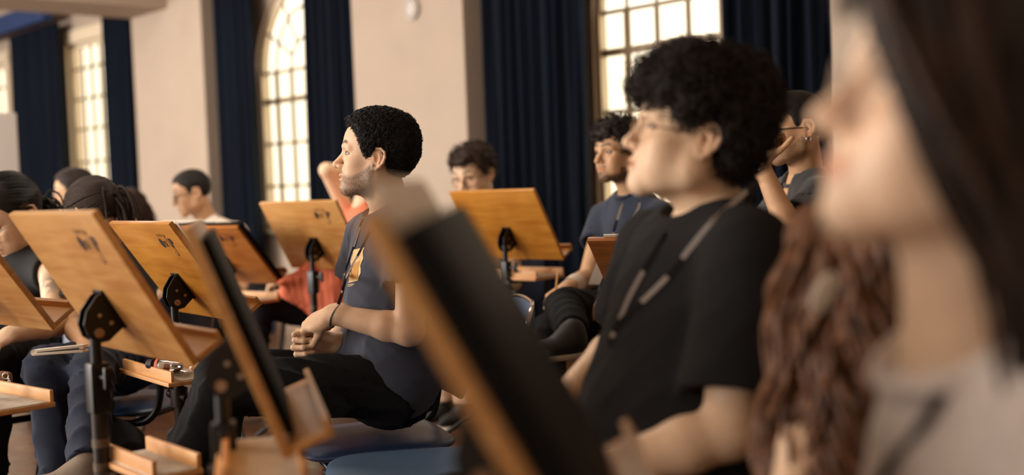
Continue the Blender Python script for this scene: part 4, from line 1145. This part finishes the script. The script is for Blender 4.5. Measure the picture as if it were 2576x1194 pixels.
PC, _, JC = person('out-of-focus person with long dark hair, glasses and a pale grey top in the right foreground', HC, 202, JC, SK_PALE, hair_near, ('top', 'grey_knit'),
    h_head=.003, h_body=.005, h_cloth=.006, sleeve=.8, trousers='pants_black', folds_amp=.004, neckhole=.072, look=(1, 0, 0), narrow=.95,
    seat=('blue seat under the out-of-focus person in grey', -.02))

# the person with long wavy hair between the two
def hair_wavy_long(H, P):
    hl = dict(x=[-.12, -.06, -.03, 0, .03, .05, .07, .09], z=[-.09, -.085, -.06, -.03, .0, .04, .07, .085], front=.085)
    s = hair_cap(.014, .018, hl, bump=.004, bf=60, back=.014, ramp=.03, tmin=.3)
    v, q = s.mesh(.005); cap = mesh_np('hair', H.w(v), [q], MATS['hair_mid'], P)
    p, n = surf_sample(v, q, 900, 5, lambda c: (c[:, 2] > -.02) & (c[:, 0] < .075))
    g = H.dl(V(0, 0, -1)); d0 = nrm(np.cross(n, np.cross(g + V(-.3, 0, 0), n)))
    out = nrm(p * V(1, 1, 0))
    F = flow(p + n * .004, d0, 40, .0135, lambda q, i: nrm(g + out * (.05 if i < 6 else .16 if i < 22 else .03)), [((c[0][0], 0, c[0][2]), V(*c[1]) + .012) for c in SKULL], wave=.017, wf=46, seed=4, stiff=.75, spread=.12, coh=True)
    r = np.interp(np.arange(F.shape[1]), [0, 4, F.shape[1] - 1], [.004, .0060, .0016])
    v, q = tubes(F, r, 4); mesh_np('wavy_locks', H.w(v), [q], MATS['hair_brown'], cap)
HD = Head(at(2222, 765, 1.44), 128, -14, 0, .96)
JD = J_of(nk=(2235, 1010, 1.47), sL=(2050, 1130, 1.42), eL=(1925, 1480, 1.36), wL=(1850, 1500, 1.5), sR=(2330, 1060, 1.60), eR=(2350, 1500, 1.65), wR=(2100, 1600, 1.75),
          hL=(2120, 1640, 1.40), hR=(2260, 1640, 1.56), kL=(1950, 1650, 1.75), kR=(2080, 1620, 1.9), aL=(1950, 2300, 1.7), aR=(2080, 2250, 1.9))
PD, _, _ = person('person with long wavy brown hair and a pale hair clip, head bowed, seen from behind', HD, 135, JD, SK_LIGHT, hair_wavy_long, ('top', 'top_black'), arms_r=.85,
    h_head=.005, h_body=.005, h_cloth=.006, trousers='pants_black', folds_amp=.003, eyes=True, tank=True,
    seat=('blue seat under the person with long wavy brown hair', -.02))
b = MB(); c_ = at(2072, 738, 1.30); b.sphere(c_, (.013, .008, .026), ax=[CR, CF, nrm(CU + CR * .35)]); b.build('hair_clip', MATS['clip'], PD, smooth=True)

# ------- details of the three people in front
glasses(HB, PB, MATS['gold_frame'], lens_r=.024, rim=.0011, z=.006, x=.108)
glasses(HC, PC, MATS['clear_frame'], lens_r=.025, rim=.0010, z=.006, x=.108)
# bearded man: print, lanyard, bracelet, ring
decal(JA, [(888, 628), (917, 622), (903, 705), (876, 712)], 'shirt_print', 'print_cream', wob=2.)
decal(JA, [(892, 662), (905, 655), (900, 700), (880, 706)], 'shirt_print', 'print_orange', off=.0018)
for k, (y0, y1) in enumerate(((715, 717), (719, 720.5))): decal(JA, [(876, y0), (892 - k * 4, y0 - 2), (892 - k * 4, y1 - 2), (876, y1)], 'print_caption', 'print_cream', n=4)
lanyard(PA, [JA['nk'] + UP * .045 - JA['f'] * .04 + JA['l'] * .05, onto(JA, 950, 545, .004), onto(JA, 930, 590, .004), onto(JA, 905, 640, .004), onto(JA, 878, 690, .004), onto(JA, 862, 735, .004), onto(JA, 853, 765, .006)], MATS['strap'], w=.006, marks=((.20, .32), (.52, .74)), markm=MATS['lettering'])
lanyard(PA, [JA['nk'] + UP * .045 - JA['f'] * .04 - JA['l'] * .04, onto(JA, 915, 552, .004), onto(JA, 903, 590, .004), onto(JA, 890, 630, .004), onto(JA, 872, 685, .005), onto(JA, 862, 730, .005), onto(JA, 850, 765, .007)], MATS['strap'], w=.006, marks=((.28, .48), (.70, .88)), markm=MATS['lettering'])
b = MB(); b.tube([onto(JA, 872, 690, .008), onto(JA, 866, 712, .009), onto(JA, 860, 730, .008)], [.0035, .0045, .003], 8); b.build('lanyard_clip', MATS['strap'], PA, smooth=True)
wd = nrm(JA['wL'] - JA['eL']); wa = nrm(np.cross(wd, UP)); wb = np.cross(wd, wa); wc = JA['wL'] - wd * .012
b = MB(); b.tube([wc + (wa * math.cos(t) + wb * math.sin(t)) * .0325 + wd * (.010 * math.sin(t)) for t in np.linspace(0, 2 * PI, 30)], .0028, 8, cap=False)
b.tube([wc + wa * -.008 - wb * -.028, wc + wd * .012 - UP * .034 - JA['f'] * 0, wc + wd * .03 - UP * .046, wc + wd * .05 - UP * .052], .0018, 6); b.build('cord_bracelet', MATS['strap_grey'], PA, smooth=True)
# curly-haired person: lanyard
lanyard(PB, [at(1905, 455, 2.06), at(1850, 505, 1.98), onto(JB, 1800, 560, .006), onto(JB, 1745, 622, .005), onto(JB, 1690, 690, .005), onto(JB, 1640, 740, .005), onto(JB, 1590, 790, .006), onto(JB, 1552, 835, .008)], MATS['strap'], w=.011, marks=((.10, .50), (.60, .78)), markm=MATS['lettering'])
lanyard(PB, [at(1725, 560, 2.12), onto(JB, 1680, 590, .005), onto(JB, 1650, 640, .005), onto(JB, 1620, 690, .005), onto(JB, 1590, 745, .005), onto(JB, 1570, 795, .006), onto(JB, 1550, 845, .008), onto(JB, 1545, 875, .009)], MATS['strap'], w=.010, marks=((.42, .76), (.86, .92)), markm=MATS['lettering'])
# near person: lanyard
lanyard(PC, [at(2640, 640, .98), at(2576, 730, .93), onto(JC, 2480, 860, .006, .95), onto(JC, 2400, 960, .006, .95), onto(JC, 2330, 1080, .006, .95), onto(JC, 2240, 1190, .008, .95), onto(JC, 2200, 1300, .008, .95)], MATS['strap'], w=.011)

# ------------------------------------------------------------------ people farther back
def buzz(th=.006, m='hair_black', hl=None, n=0):
    def f(H, P):
        h_ = hl or dict(x=[-.12, -.085, -.060, -.040, -.034, .002, .008, .018, .028, .040, .056, .066, .076, .09], z=[-.080, -.075, -.060, -.030, .032, .036, .012, .000, .012, .050, .060, .076, .082, .09], front=.084)
        s = hair_cap(th * .6, th * 1.3, h_, bump=.0006, bf=200, ramp=.02, tmin=.15); v, q = s.mesh(.004); mesh_np('hair', H.w(v), [q], MATS[m], P)
    return f
def shaggy(th=.014, top=.024, m='hair_dark', hl=HL, R=.007, L=.022, n=1800, r=.0016, bump=.005, wild=1.2):
    def f(H, P):
        s = hair_cap(th, top, hl, bump=bump, bf=80, back=.006, ramp=.03, tmin=.2); v, q = s.mesh(.005); cap = mesh_np('hair', H.w(v), [q], MATS[m], P)
        p, nn = surf_sample(v, q, n, 5, lambda c: c[:, 2] > hairline(c[:, 0], c[:, 1], hl) - .004)
        v, q = coils(p, nn, R=R, turns=.8, length=L, r=r, M=9, seed=3, lift=-.003, wild=wild); mesh_np('locks', H.w(v), [q], MATS[m], cap)
    return f
def falling(m='hair_mid', steps=18, n=320, wave=.008, out=.10, hl=HL, r=.0055, step=.014):
    def f(H, P):
        s = hair_cap(.010, .016, hl, bump=.003, bf=70, back=.008, ramp=.03, tmin=.2); v, q = s.mesh(.005); cap = mesh_np('hair', H.w(v), [q], MATS[m], P)
        p, nn = surf_sample(v, q, n, 5, lambda c: (c[:, 2] > .01) & (c[:, 0] < .07))
        g = H.dl(V(0, 0, -1)); d0 = nrm(np.cross(nn, np.cross(V(-.5, 0, -.6), nn)))
        F = flow(p, d0, steps, step, lambda q, i: nrm(g + nrm(q * V(1, 1, 0)) * out + V(-.25, 0, 0) * (i < 9)), [((c[0][0], 0, c[0][2]), V(*c[1]) + .010) for c in SKULL], wave=wave, wf=38, seed=4)
        v, q = tubes(F, np.interp(np.arange(steps + 1), [0, 3, steps], [.003, r, .0015])[None], 4); mesh_np('locks', H.w(v), [q], MATS[m], cap)
    return f
def pulled_back(m='hair_black', target=(-.115, 0, .01), dread=False, tail=10, n=260, hl=HL, tdir=None):
    def f(H, P):
        s = hair_cap(.005, .010, hl, bump=.001, bf=90, back=.004, ramp=.02, tmin=.2); v, q = s.mesh(.004); cap = mesh_np('hair', H.w(v), [q], MATS[m], P)
        p, nn = surf_sample(v, q, n, 5, lambda c: c[:, 2] > hairline(c[:, 0], c[:, 1], hl) + .012); T = V(*target)
        F = flow(p - nn * (.0015 if dread else .0035), nrm(T - p), 14, .016, lambda q, i: nrm(T - q), [((c[0][0], 0, c[0][2]), V(*c[1]) + (.010 if dread else .009)) for c in SKULL[:2]], stiff=.4)
        dd = np.linalg.norm(F - T, axis=2); k = np.minimum.accumulate(dd, 1) ; F = np.where((dd > k + 1e-4)[:, :, None], T, F)
        v, q = tubes(F, np.full(F.shape[1], .0042 if dread else .0026)[None], 5 if dread else 4); mesh_np('gathered_hair', H.w(v), [q], MATS[m], cap)
        g = H.dl(V(0, 0, -1)); out = nrm(T) if tdir is None else V(*tdir); gg = np.random.default_rng(3); k = 46 if dread else 90
        p2 = T + gg.normal(size=(k, 3)) * (.016 if dread else .010); d2 = nrm(out + gg.normal(size=(k, 3)) * .5)
        F = flow(p2, d2, tail, .014, lambda q, i: nrm(g + out * (.35 if i < 4 else .06)), [((c[0][0], 0, c[0][2]), V(*c[1]) + .012) for c in SKULL], wave=.004, wf=30, stiff=.6)
        v, q = tubes(F, np.interp(np.arange(tail + 1), [0, 1, tail], [.005, .0055, .0040] if dread else [.002, .004, .0015])[None], 5); mesh_np('dreadlocks' if dread else 'ponytail', H.w(v), [q], MATS[m], cap)
        if dread:
            b = MB(); n_ = nrm(out); a_ = nrm(np.cross(n_, V(0, 0, 1))); b_ = np.cross(n_, a_); R_ = .030
            for kx in range(4): b.tube([H.w(T + n_ * (-.006 + kx * .004) + (a_ * math.cos(t) + b_ * math.sin(t)) * (R_ - kx * .002)) for t in np.linspace(0, 2 * PI, 24)], .0055, 6, cap=False)
            b.build('wrapped_lock', MATS[m], cap, smooth=True)
    return f
bg = dict(h_head=.004, h_body=.006, h_cloth=.008)
CS = 'blue padded chair with a black tube frame '
# navy t-shirt, goatee
HF = Head(at(1556, 392, 4.92), 214, 0, 0, 1.0)
JF = J_of(nk=(1592, 482, 4.96), sL=(1668, 548, 4.80), sR=(1520, 550, 5.08), eR=(1478, 700, 4.92), wR=(1428, 722, 4.60), eL=(1668, 715, 4.78), wL=(1560, 735, 4.52),
          hL=(1625, 800, 4.88), hR=(1570, 800, 5.02), kL=(1420, 770, 4.42), kR=(1385, 830, 4.62), aL=(1440, 830, 4.15), aR=(1372, 1110, 4.55))
PF, _, JF = person('person with dark wavy hair and a goatee in a navy t-shirt, holding a pen', HF, 214, JF, SK_TAN, shaggy(.012, .026, 'hair_dark', R=.010, L=.026, n=1100, r=.0022, hl=dict(x=HL['x'], z=HL['z'], front=.062)), ('t_shirt', 'tee_navy'),
    skinkw=dict(beard=-.9), hands=dict(R=dict(d=(-.75, -.45, -.35), n=(-.2, -.2, .9), curl=(.6, .6, .6, .6), side=-1)), trousers='pants_black', sleeve=.45, folds_amp=.003, shoes='shoe_black', seat=(CS + 'under the person in the navy t-shirt', -.02), **bg)
lanyard(PF, [JF['nk'] + UP * .03, onto(JF, 1565, 520, .005), onto(JF, 1548, 575, .005), onto(JF, 1532, 640, .006)], MATS['strap'], w=.012, marks=((.30, .55), (.72, .85)), markm=MATS['lettering'])
lanyard(PF, [JF['nk'] + UP * .03 + JF['l'] * .04, onto(JF, 1610, 520, .005), onto(JF, 1580, 580, .005), onto(JF, 1545, 640, .007)], MATS['strap'], w=.012, marks=((.30, .55), (.72, .85)), markm=MATS['lettering'])
decal(JF, [(1586, 553), (1608, 550), (1608, 554), (1586, 557)], 'chest_mark', 'lettering', n=4)
b = MB(); c_ = at(1508, 682, 4.62); b.box(c_, (.045, .004, .11), [CR, CF, nrm(CU + .4 * CR)], .001); b.build('name_badge', MATS['board_white'], PF)
b = MB(); a_ = JF['wR'] + (JF['eR'] - JF['wR']) * .10; c_ = JF['wR'] + (JF['eR'] - JF['wR']) * .42; b.tube([a_, c_], [.033, .041], 14, cap=False); b.build('wrist_wrap', MATS['tee_white'], PF, smooth=True)
b = MB(); p_ = JF['wR'] + nrm(V(-.75, -.45, -.35)) * .07; b.tube([p_ - UP * .03, p_ + UP * .09 + V(.02, 0, 0)], .004, 8); tag(b.build('pen', MATS['wood_edge'], smooth=True, origin=p_), 'thin pale pen in the hand of the person in navy', 'pen')
# short dark hair and glasses, behind the stand with the chipped edge
HG = Head(at(1194, 446, 6.10), 236, -14, 4, 1.12)
JG = J_of(nk=(1222, 535, 6.17), sL=(1290, 575, 6.01), sR=(1150, 562, 6.33), eR=(1125, 680, 6.20), wR=(1150, 740, 5.85), eL=(1290, 710, 5.95), wL=(1200, 750, 5.75),
          hL=(1245, 765, 6.11), hR=(1190, 762, 6.25), kL=(1180, 775, 5.67), kR=(1120, 772, 5.79), aL=(1172, 1015, 5.62), aR=(1118, 1010, 5.75))
PG, _, JG = person('person with short dark hair and round glasses looking down, khaki shirt and pale trousers', HG, 236, JG, SK_LIGHT, shaggy(.014, .022, 'hair_mid', R=.010, L=.022, n=900, r=.0022, bump=.004, hl=dict(x=HL['x'], z=HL['z'], front=.070)), ('shirt', 'khaki'), trousers='pants_pale', folds_amp=.003, shoes='shoe_black', seat=(CS + 'under the person in khaki', -.02), **bg)
glasses(HG, PG, MATS['gold_frame'], lens_r=.025, rim=.0016, z=.004, x=.106)
# coral top, raised arm
HH = Head(at(925, 432, 6.15), 200, -5, 0, 1.0)
JH = J_of(nk=(915, 520, 6.20), sL=(930, 565, 6.02), sR=(885, 555, 6.38), eR=(822, 428, 6.20), wR=(905, 432, 6.35), eL=(850, 700, 5.90), wL=(745, 716, 5.82),
          hL=(880, 800, 6.02), hR=(860, 790, 6.30), kL=(660, 765, 5.85), kR=(650, 745, 6.15), aL=(620, 985, 5.80), aR=(620, 985, 6.10))
PH, _, JH = person('person in a loose coral top with one arm raised behind the head', HH, 194, JH, SK_LIGHT, buzz(.012, 'hair_dark'), ('coral_top', 'coral'), hands=dict(L=dict(d=(-.9, -.1, .25), n=(0, -.3, .9), curl=(.5, .5, .5, .5), side=-1)), tank=True, trousers='pants_black', folds_amp=.005, shoes='shoe_black', seat=(CS + 'under the person in coral', -.02), **bg)
S_ = SDF(); a_ = at(790, 700, 5.5); S_.cap(at(835, 640, 5.62), at(860, 770, 5.62), .12, .15, k=.05); S_.cap(at(720, 735, 5.5), at(850, 745, 5.6), .035, .13, k=.06); S_.cap(at(700, 712, 5.44), at(790, 690, 5.55), .012, .06, k=.05); S_.fn(folds(.010, 20, 3, (2, 2, .4))); v, q = S_.mesh(.008)
mesh_np('draped_hem', v, [q], MATS['coral'], JH['shirt'])
# white t-shirt, short hair
HI = Head(at(486, 490, 6.65), 200, -14, 0, 1.0)
JI = J_of(nk=(520, 556, 6.72), sL=(596, 590, 6.54), sR=(478, 590, 6.90), eL=(610, 730, 6.46), wL=(520, 750, 6.25), eR=(440, 720, 6.75), wR=(430, 750, 6.40),
          hL=(585, 830, 6.65), hR=(540, 830, 6.85), kL=(420, 830, 6.40), kR=(410, 830, 6.65), aL=(410, 1060, 6.30), aR=(400, 1050, 6.60))
PI_, _, JI = person('person with cropped black hair and thin glasses in a white t-shirt, looking down', HI, 206, JI, SK_TAN, buzz(.008), ('t_shirt', 'tee_white'), trousers='pants_black', shoes='shoe_black', seat=(CS + 'under the person in white', -.02), **bg)
glasses(HI, PI_, MATS['dark_frame'], lens_r=.022, rim=.0018, z=.006, x=.106, flat=.7)
# wavy brown hair, far left group
HJ = Head(at(326, 536, 7.40), 222, -22, 0, 1.0)
JJ = J_of(nk=(352, 590, 7.46), sL=(418, 630, 7.32), sR=(305, 625, 7.58), eL=(420, 740, 7.20), wL=(340, 770, 7.00), eR=(290, 740, 7.40), wR=(280, 770, 7.10),
          hL=(385, 820, 7.40), hR=(345, 820, 7.50), kL=(280, 820, 7.05), kR=(250, 820, 7.20), aL=(270, 1020, 7.00), aR=(240, 1020, 7.10))
PJ, _, JJ = person('person with chin-length brown hair and dark glasses at the back, beside the pillar', HJ, 222, JJ, SK_LIGHT, falling('hair_mid', steps=13, n=300), ('top', 'top_grey'), trousers='pants_black', seat=(CS + 'under the person with chin-length brown hair', -.02), **bg)
glasses(HJ, PJ, MATS['dark_frame'], lens_r=.024, rim=.0022, z=.006, x=.106, flat=.8)
# face between the two
HK = Head(at(190, 492, 6.3), 192, -4, 0, 1.0)
JK = J_of(nk=(200, 570, 6.35), sL=(262, 615, 6.2), sR=(165, 610, 6.5), eL=(265, 740, 6.1), wL=(190, 770, 6.0), eR=(150, 740, 6.4), wR=(140, 770, 6.1),
          hL=(240, 830, 6.3), hR=(205, 830, 6.45), kL=(120, 830, 6.1), kR=(100, 830, 6.3), aL=(110, 1040, 6.0), aR=(95, 1030, 6.3))
PK, _, JK = person('person with glasses at the back, half hidden by the dreadlocked head', HK, 200, JK, SK_TAN, buzz(.012, 'hair_dark'), ('t_shirt', 'top_grey'), trousers='pants_black', seat=(CS + 'under the person half hidden by dreadlocks', -.02), **bg)
glasses(HK, PK, MATS['clear_frame'], lens_r=.024, rim=.0018, z=.004, x=.106)
# dreadlocks, seen from behind, jeans
HL_ = Head(at(240, 548, 4.18), 146, -24, 0, 1.0)
JL = J_of(nk=(262, 625, 4.26), sL=(215, 700, 4.14), sR=(345, 690, 4.38), eL=(185, 815, 4.08), wL=(222, 875, 3.86), eR=(330, 840, 4.26), wR=(260, 880, 3.96),
          hL=(270, 915, 4.12), hR=(330, 900, 4.30), kL=(118, 925, 3.74), kR=(235, 930, 3.71), aL=(165, 1310, 3.68), aR=(220, 1165, 3.41))
JL['footR'] = V(-.95, -.3, 0)
PL, _, JL = person('person with dreadlocks tied back, seen from behind, in blue jeans', HL_, 165, JL, SK_TAN, pulled_back('hair_dread', target=(-.100, -.030, .045), dread=True, tail=9, n=300, tdir=(-.5, -.35, -.1), hl=dict(x=HL['x'], z=HL['z'], front=.088)), ('t_shirt', 'top_black'), trousers='jeans', shoes='shoe_canvas', seat=(CS + 'under the person in jeans', -.02), **bg)
# black tank top, tattooed arm
HM = Head(at(30, 550, 4.23), 236, -30, 0, 1.16)
JM = J_of(nk=(64, 628, 4.30), sL=(132, 690, 4.14), sR=(-48, 670, 4.40), eL=(142, 815, 4.04), wL=(22, 842, 3.80), eR=(-98, 830, 4.28), wR=(-48, 850, 3.93),
          hL=(87, 905, 4.28), hR=(12, 905, 4.43), kL=(-18, 905, 3.88), kR=(-128, 905, 4.03), aL=(-38, 1290, 3.83), aR=(-138, 1290, 3.98))
JM['tattoo'] = at(124, 715, 4.08)
PM, _, JM = person('person in a black tank top with a tattooed arm, head bowed, at the left edge', HM, 222, JM, SK_LIGHT, pulled_back('hair_black', target=(-.11, 0, -.01), n=420, tail=14), ('tank_top', 'top_black'), trousers='pants_black', tank=True, vneck=True, folds_amp=.002, shoes='shoe_black', seat=(CS + 'under the person in the tank top', -.02), **bg)
glasses(HM, PM, MATS['clear_frame'], lens_r=.024, rim=.0016, z=.004, x=.106)
# dark polo, hand at the mouth
HE = Head(at(2003, 332, 4.0), 186, -4, 0, .98)
JE = J_of(nk=(2030, 448, 4.04), sL=(2068, 500, 3.86), sR=(1985, 490, 4.22), eL=(1990, 588, 3.76), wL=(1915, 415, 3.80), eR=(1900, 640, 4.0), wR=(1985, 612, 3.76),
          hL=(2075, 790, 3.92), hR=(2040, 790, 4.18), kL=(1800, 800, 3.85), kR=(1790, 800, 4.1), aL=(1790, 1150, 3.8), aR=(1780, 1140, 4.05))
PE, _, JE = person('person with cropped hair and ring earring in dark polo shirt, hand at the mouth', HE, 196, JE, SK_TAN, buzz(.006), ('polo_shirt', 'polo'),
    skinkw=dict(beard=.5), hands=dict(L=dict(d=(.22, .05, 1.), n=(-.8, -.55, .1), curl=(.8, .9, .9, .9), side=1), R=dict(d=(1, -.05, .18), n=(-.1, -.8, .5), curl=(.25, .3, .4, .5), side=1, spread=.25, thumb=(.5, .1))),
    trousers='pants_black', shoes='shoe_black', vneck=True, neckhole=.066, seat=(CS + 'under the person in the dark polo', -.02), sleeve=.62, **bg)
glasses(HE, PE, MATS['dark_frame'], lens_r=.022, rim=.0020, z=.006, x=.106, flat=.75)
b = MB(); ce = HE.w((-.010, .086, -.028)); b.tube([ce + V(.008 * math.cos(t), 0, .008 * math.sin(t)) for t in np.linspace(0, 2 * PI, 20)], .002, 6, cap=False); b.build('earring', MATS['silver'], PE, smooth=True)
# polo collar
for s_, sg in ((1, 1), (-1, -1)):
    b = MB(); k_ = JE['nk']; P_ = []
    for t in np.linspace(0, 1, 9):
        a = math.radians(178 - 150 * t) * sg; r_ = .074
        P_.append(k_ + JE['f'] * (.012 + r_ * math.cos(a)) + JE['l'] * r_ * math.sin(a) + UP * (.040 - .055 * t))
    P_ = np.array(P_); O_ = nrm((P_ - k_) * V(1, 1, 0)); v = np.vstack([P_, P_ + O_ * .022 - UP * .034, P_ + O_ * .004, P_ + O_ * .026 - UP * .036]); n_ = 9
    q = [[i, i + 1, n_ + i + 1, n_ + i] for i in range(n_ - 1)] + [[2 * n_ + i, 2 * n_ + i + 1, i + 1, i] for i in range(n_ - 1)] + [[n_ + i, n_ + i + 1, 3 * n_ + i + 1, 3 * n_ + i] for i in range(n_ - 1)] + [[3 * n_ + i, 3 * n_ + i + 1, 2 * n_ + i + 1, 2 * n_ + i] for i in range(n_ - 1)]
    o = mesh_np('collar_flap', v, [np.array(q)], MATS['polo'], JE['shirt'])

# ------------------------------------------------------------------ small things
# empty chair beside the bearded man
chair('empty blue chair nearest the camera, its chrome-edged back beside the wide curtain', at(1045, 1150, 2.86), 188, 'chair_blue_light', seat_z=.44, edge=True)
# plastic bottle lying on the tray of the golden stand
tc_ = st2['ground'] + st2['h'] * .02 + st2['u'] * -.10 + UP * (.595 + .045)
p0 = at(380, 912, 3.57); p0[2] = .578 + .043; p1 = at(460, 934, 3.52); p1[2] = .578 + .038; ax_ = nrm(p1 - p0)
prof = [(0, .012), (.012, .013), (.018, .013), (.024, .016), (.045, .030), (.060, .033), (.075, .031), (.090, .033), (.105, .030), (.120, .033), (.135, .030), (.150, .032), (.160, .026), (.163, .0)]
bt = empty('water_bottle', (tc_[0], tc_[1], .60), 'crumpled clear plastic bottle with a red band lying on a wooden tray', 'bottle')
b = MB(); rr = np.array([r for _, r in prof]); b.tube([p0 + ax_ * t * .9 for t, _ in prof], np.maximum(rr * .9, .001), 18); o = b.build('bottle_body', MATS['plastic'], bt, smooth=True)
b = MB(); b.tube([p0 - ax_ * .010, p0 + ax_ * .010], .0145, 16); smooth_angle(b.build('bottle_cap', MATS['cap_dark'], bt))
b = MB(); b.tube([p0 + ax_ * .030, p0 + ax_ * .048], [.0225, .031], 18, cap=False); b.build('red_band', MATS['red_label'], bt, smooth=True)
# notebook on the jeans
c_ = at(155, 885, 3.50); nb_ = MB(); u_ = nrm(V(1, .25, 0)); w_ = nrm(np.cross(UP, u_) - UP * .10); U0_ = UP; UP = np.cross(u_, w_)
nb_.box(c_ + UP * .0, (.135, .15, .008), [u_, w_, UP], .002); nb_.box(c_ + UP * .012 + u_ * .004, (.13, .145, .008), [nrm(u_ + UP * .04), w_, nrm(UP - u_ * .04)], .002); nb_.tube([c_ - u_ * .067 + w_ * .07 + UP * .005, c_ - u_ * .067 - w_ * .07 + UP * .005], .009, 10)
UP = U0_
tag(smooth_angle(nb_.build('notebook', MATS['paper'], origin=c_)), 'cream folded notebook resting on the jeans of the dreadlocked person', 'notebook')
# tan bag with a ring at the left edge
c_ = at(4, 958, 3.62); b = MB(); b.box(c_ + V(-.03, 0, -.01), (.11, .07, .08), [CR, CF, CU], .02); o = smooth_angle(b.build('small_bag', MATS['leather_tan'], origin=c_)); tag(o, 'small tan leather bag with a key ring, above the tray at the left edge', 'bag')
b = MB(); k_ = at(14, 945, 3.55); b.tube([k_ + (CR * math.cos(t) + CU * math.sin(t)) * .009 for t in np.linspace(0, 2 * PI, 20)], .0016, 6, cap=False)
for i in range(5): kk = at(22 + i * 1.4, 954 + i * 7, 3.55); b.tube([kk + (CR * math.cos(t) * (1 if i % 2 else .4) + CU * math.sin(t)) * .0045 for t in np.linspace(0, 2 * PI, 12)], .0012, 5, cap=False)
b.build('key_ring', MATS['silver'], o, smooth=True)
# black backpack on the floor by the jeans
c_ = at(262, 1060, 3.95); c_[2] = 0; S_ = SDF(); S_.ell(c_ + UP * .20, (.17, .11, .20), k=.05); S_.ell(c_ + UP * .14 + V(0, -.09, 0), (.13, .06, .11), k=.03); S_.ell(c_ + UP * .06, (.17, .12, .06), k=.04); S_.fn(folds(.004, 22, 5)); v, q = S_.mesh(.008)
o = mesh_np('backpack', v, [q], MATS['top_black'], origin=c_); tag(o, 'black backpack on the floor behind the taped pole', 'backpack')
b = MB(); b.tube([c_ + V(-.07, -.10, .40), c_ + V(-.04, -.10, .46), c_ + V(.04, -.10, .46), c_ + V(.07, -.10, .40)], .010, 8); b.build('carry_handle', MATS['top_black'], o, smooth=True)
b = MB(); b.sphere(c_ + V(.02, -.155, .22), (.008, .004, .012)); b.build('zip_pull', MATS['silver'], o, smooth=True)

# ------------------------------------------------------------------ light, camera
w = bpy.data.worlds.new('World'); SC.world = w; w.use_nodes = True; nt = w.node_tree; bg = nt.nodes['Background']
tc = nt.nodes.new('ShaderNodeTexCoord'); sp_ = nt.nodes.new('ShaderNodeSeparateXYZ'); nt.links.new(tc.outputs['Generated'], sp_.inputs[0])
cr = nt.nodes.new('ShaderNodeValToRGB'); cr.color_ramp.elements[0].position = .42; cr.color_ramp.elements[0].color = (.95, .80, .58, 1)
cr.color_ramp.elements[1].position = .62; cr.color_ramp.elements[1].color = (1.0, .91, .73, 1)
mr = nt.nodes.new('ShaderNodeMapRange'); mr.inputs[1].default_value = -1; nt.links.new(sp_.outputs[2], mr.inputs[0]); nt.links.new(mr.outputs[0], cr.inputs[0])
nt.links.new(cr.outputs[0], bg.inputs[0]); bg.inputs[1].default_value = 1.9
def area(name, loc, target, size, power, col):
    L = bpy.data.lights.new(name, 'AREA'); L.shape = 'RECTANGLE'; L.size, L.size_y = size; L.energy = power; L.color = col
    o = bpy.data.objects.new(name, L); COL.objects.link(o); o.location = loc
    d = Vector(target) - Vector(loc); o.rotation_euler = d.to_track_quat('-Z', 'Y').to_euler(); return o
# area lights added along the solid opposite wall, standing in for unseen windows
for i, s in enumerate((2.5, 6.6, 10.7, -1.6)):
    p = wp(s, DEPTH - .15, 2.0); area('window_daylight', p, p - WN, (2.2, 2.4), (440, 660, 130, 130)[i], (1.0, .94, .87))
for s in (0., 4.5, 9.):
    for o_ in (2.4, 6.0):
        p = wp(s, o_, CEIL - .12); area('ceiling_lamp', p, p - UP, (1.2, .5), 34 if s < 8 else 10, (1.0, .90, .78))  # soft fill lights added under the ceiling, with no fitting
cam = bpy.data.cameras.new('Camera'); co = bpy.data.objects.new('Camera', cam); COL.objects.link(co)
M = Matrix(((CR[0], CU[0], -CF[0], CC[0]), (CR[1], CU[1], -CF[1], CC[1]), (CR[2], CU[2], -CF[2], CC[2]), (0, 0, 0, 1)))
co.matrix_world = M; cam.sensor_width = 36; cam.lens = 36 * FPX / 2576; cam.clip_start = .05
cam.dof.use_dof = True; cam.dof.focus_distance = 3.3; cam.dof.aperture_fstop = 1.5; cam.dof.aperture_blades = 0
SC.camera = co
SC.view_settings.view_transform = 'Standard'; SC.view_settings.look = 'None'; SC.view_settings.gamma = 1; SC.view_settings.exposure = .14
SC.view_settings.use_curve_mapping = False
SC.cycles.use_denoising = True; SC.cycles.max_bounces = 5; SC.cycles.diffuse_bounces = 3; SC.cycles.glossy_bounces = 3; SC.cycles.transmission_bounces = 4; SC.cycles.transparent_max_bounces = 12
SC.cycles.caustics_reflective = False; SC.cycles.caustics_refractive = False; SC.cycles.sample_clamp_indirect = 6
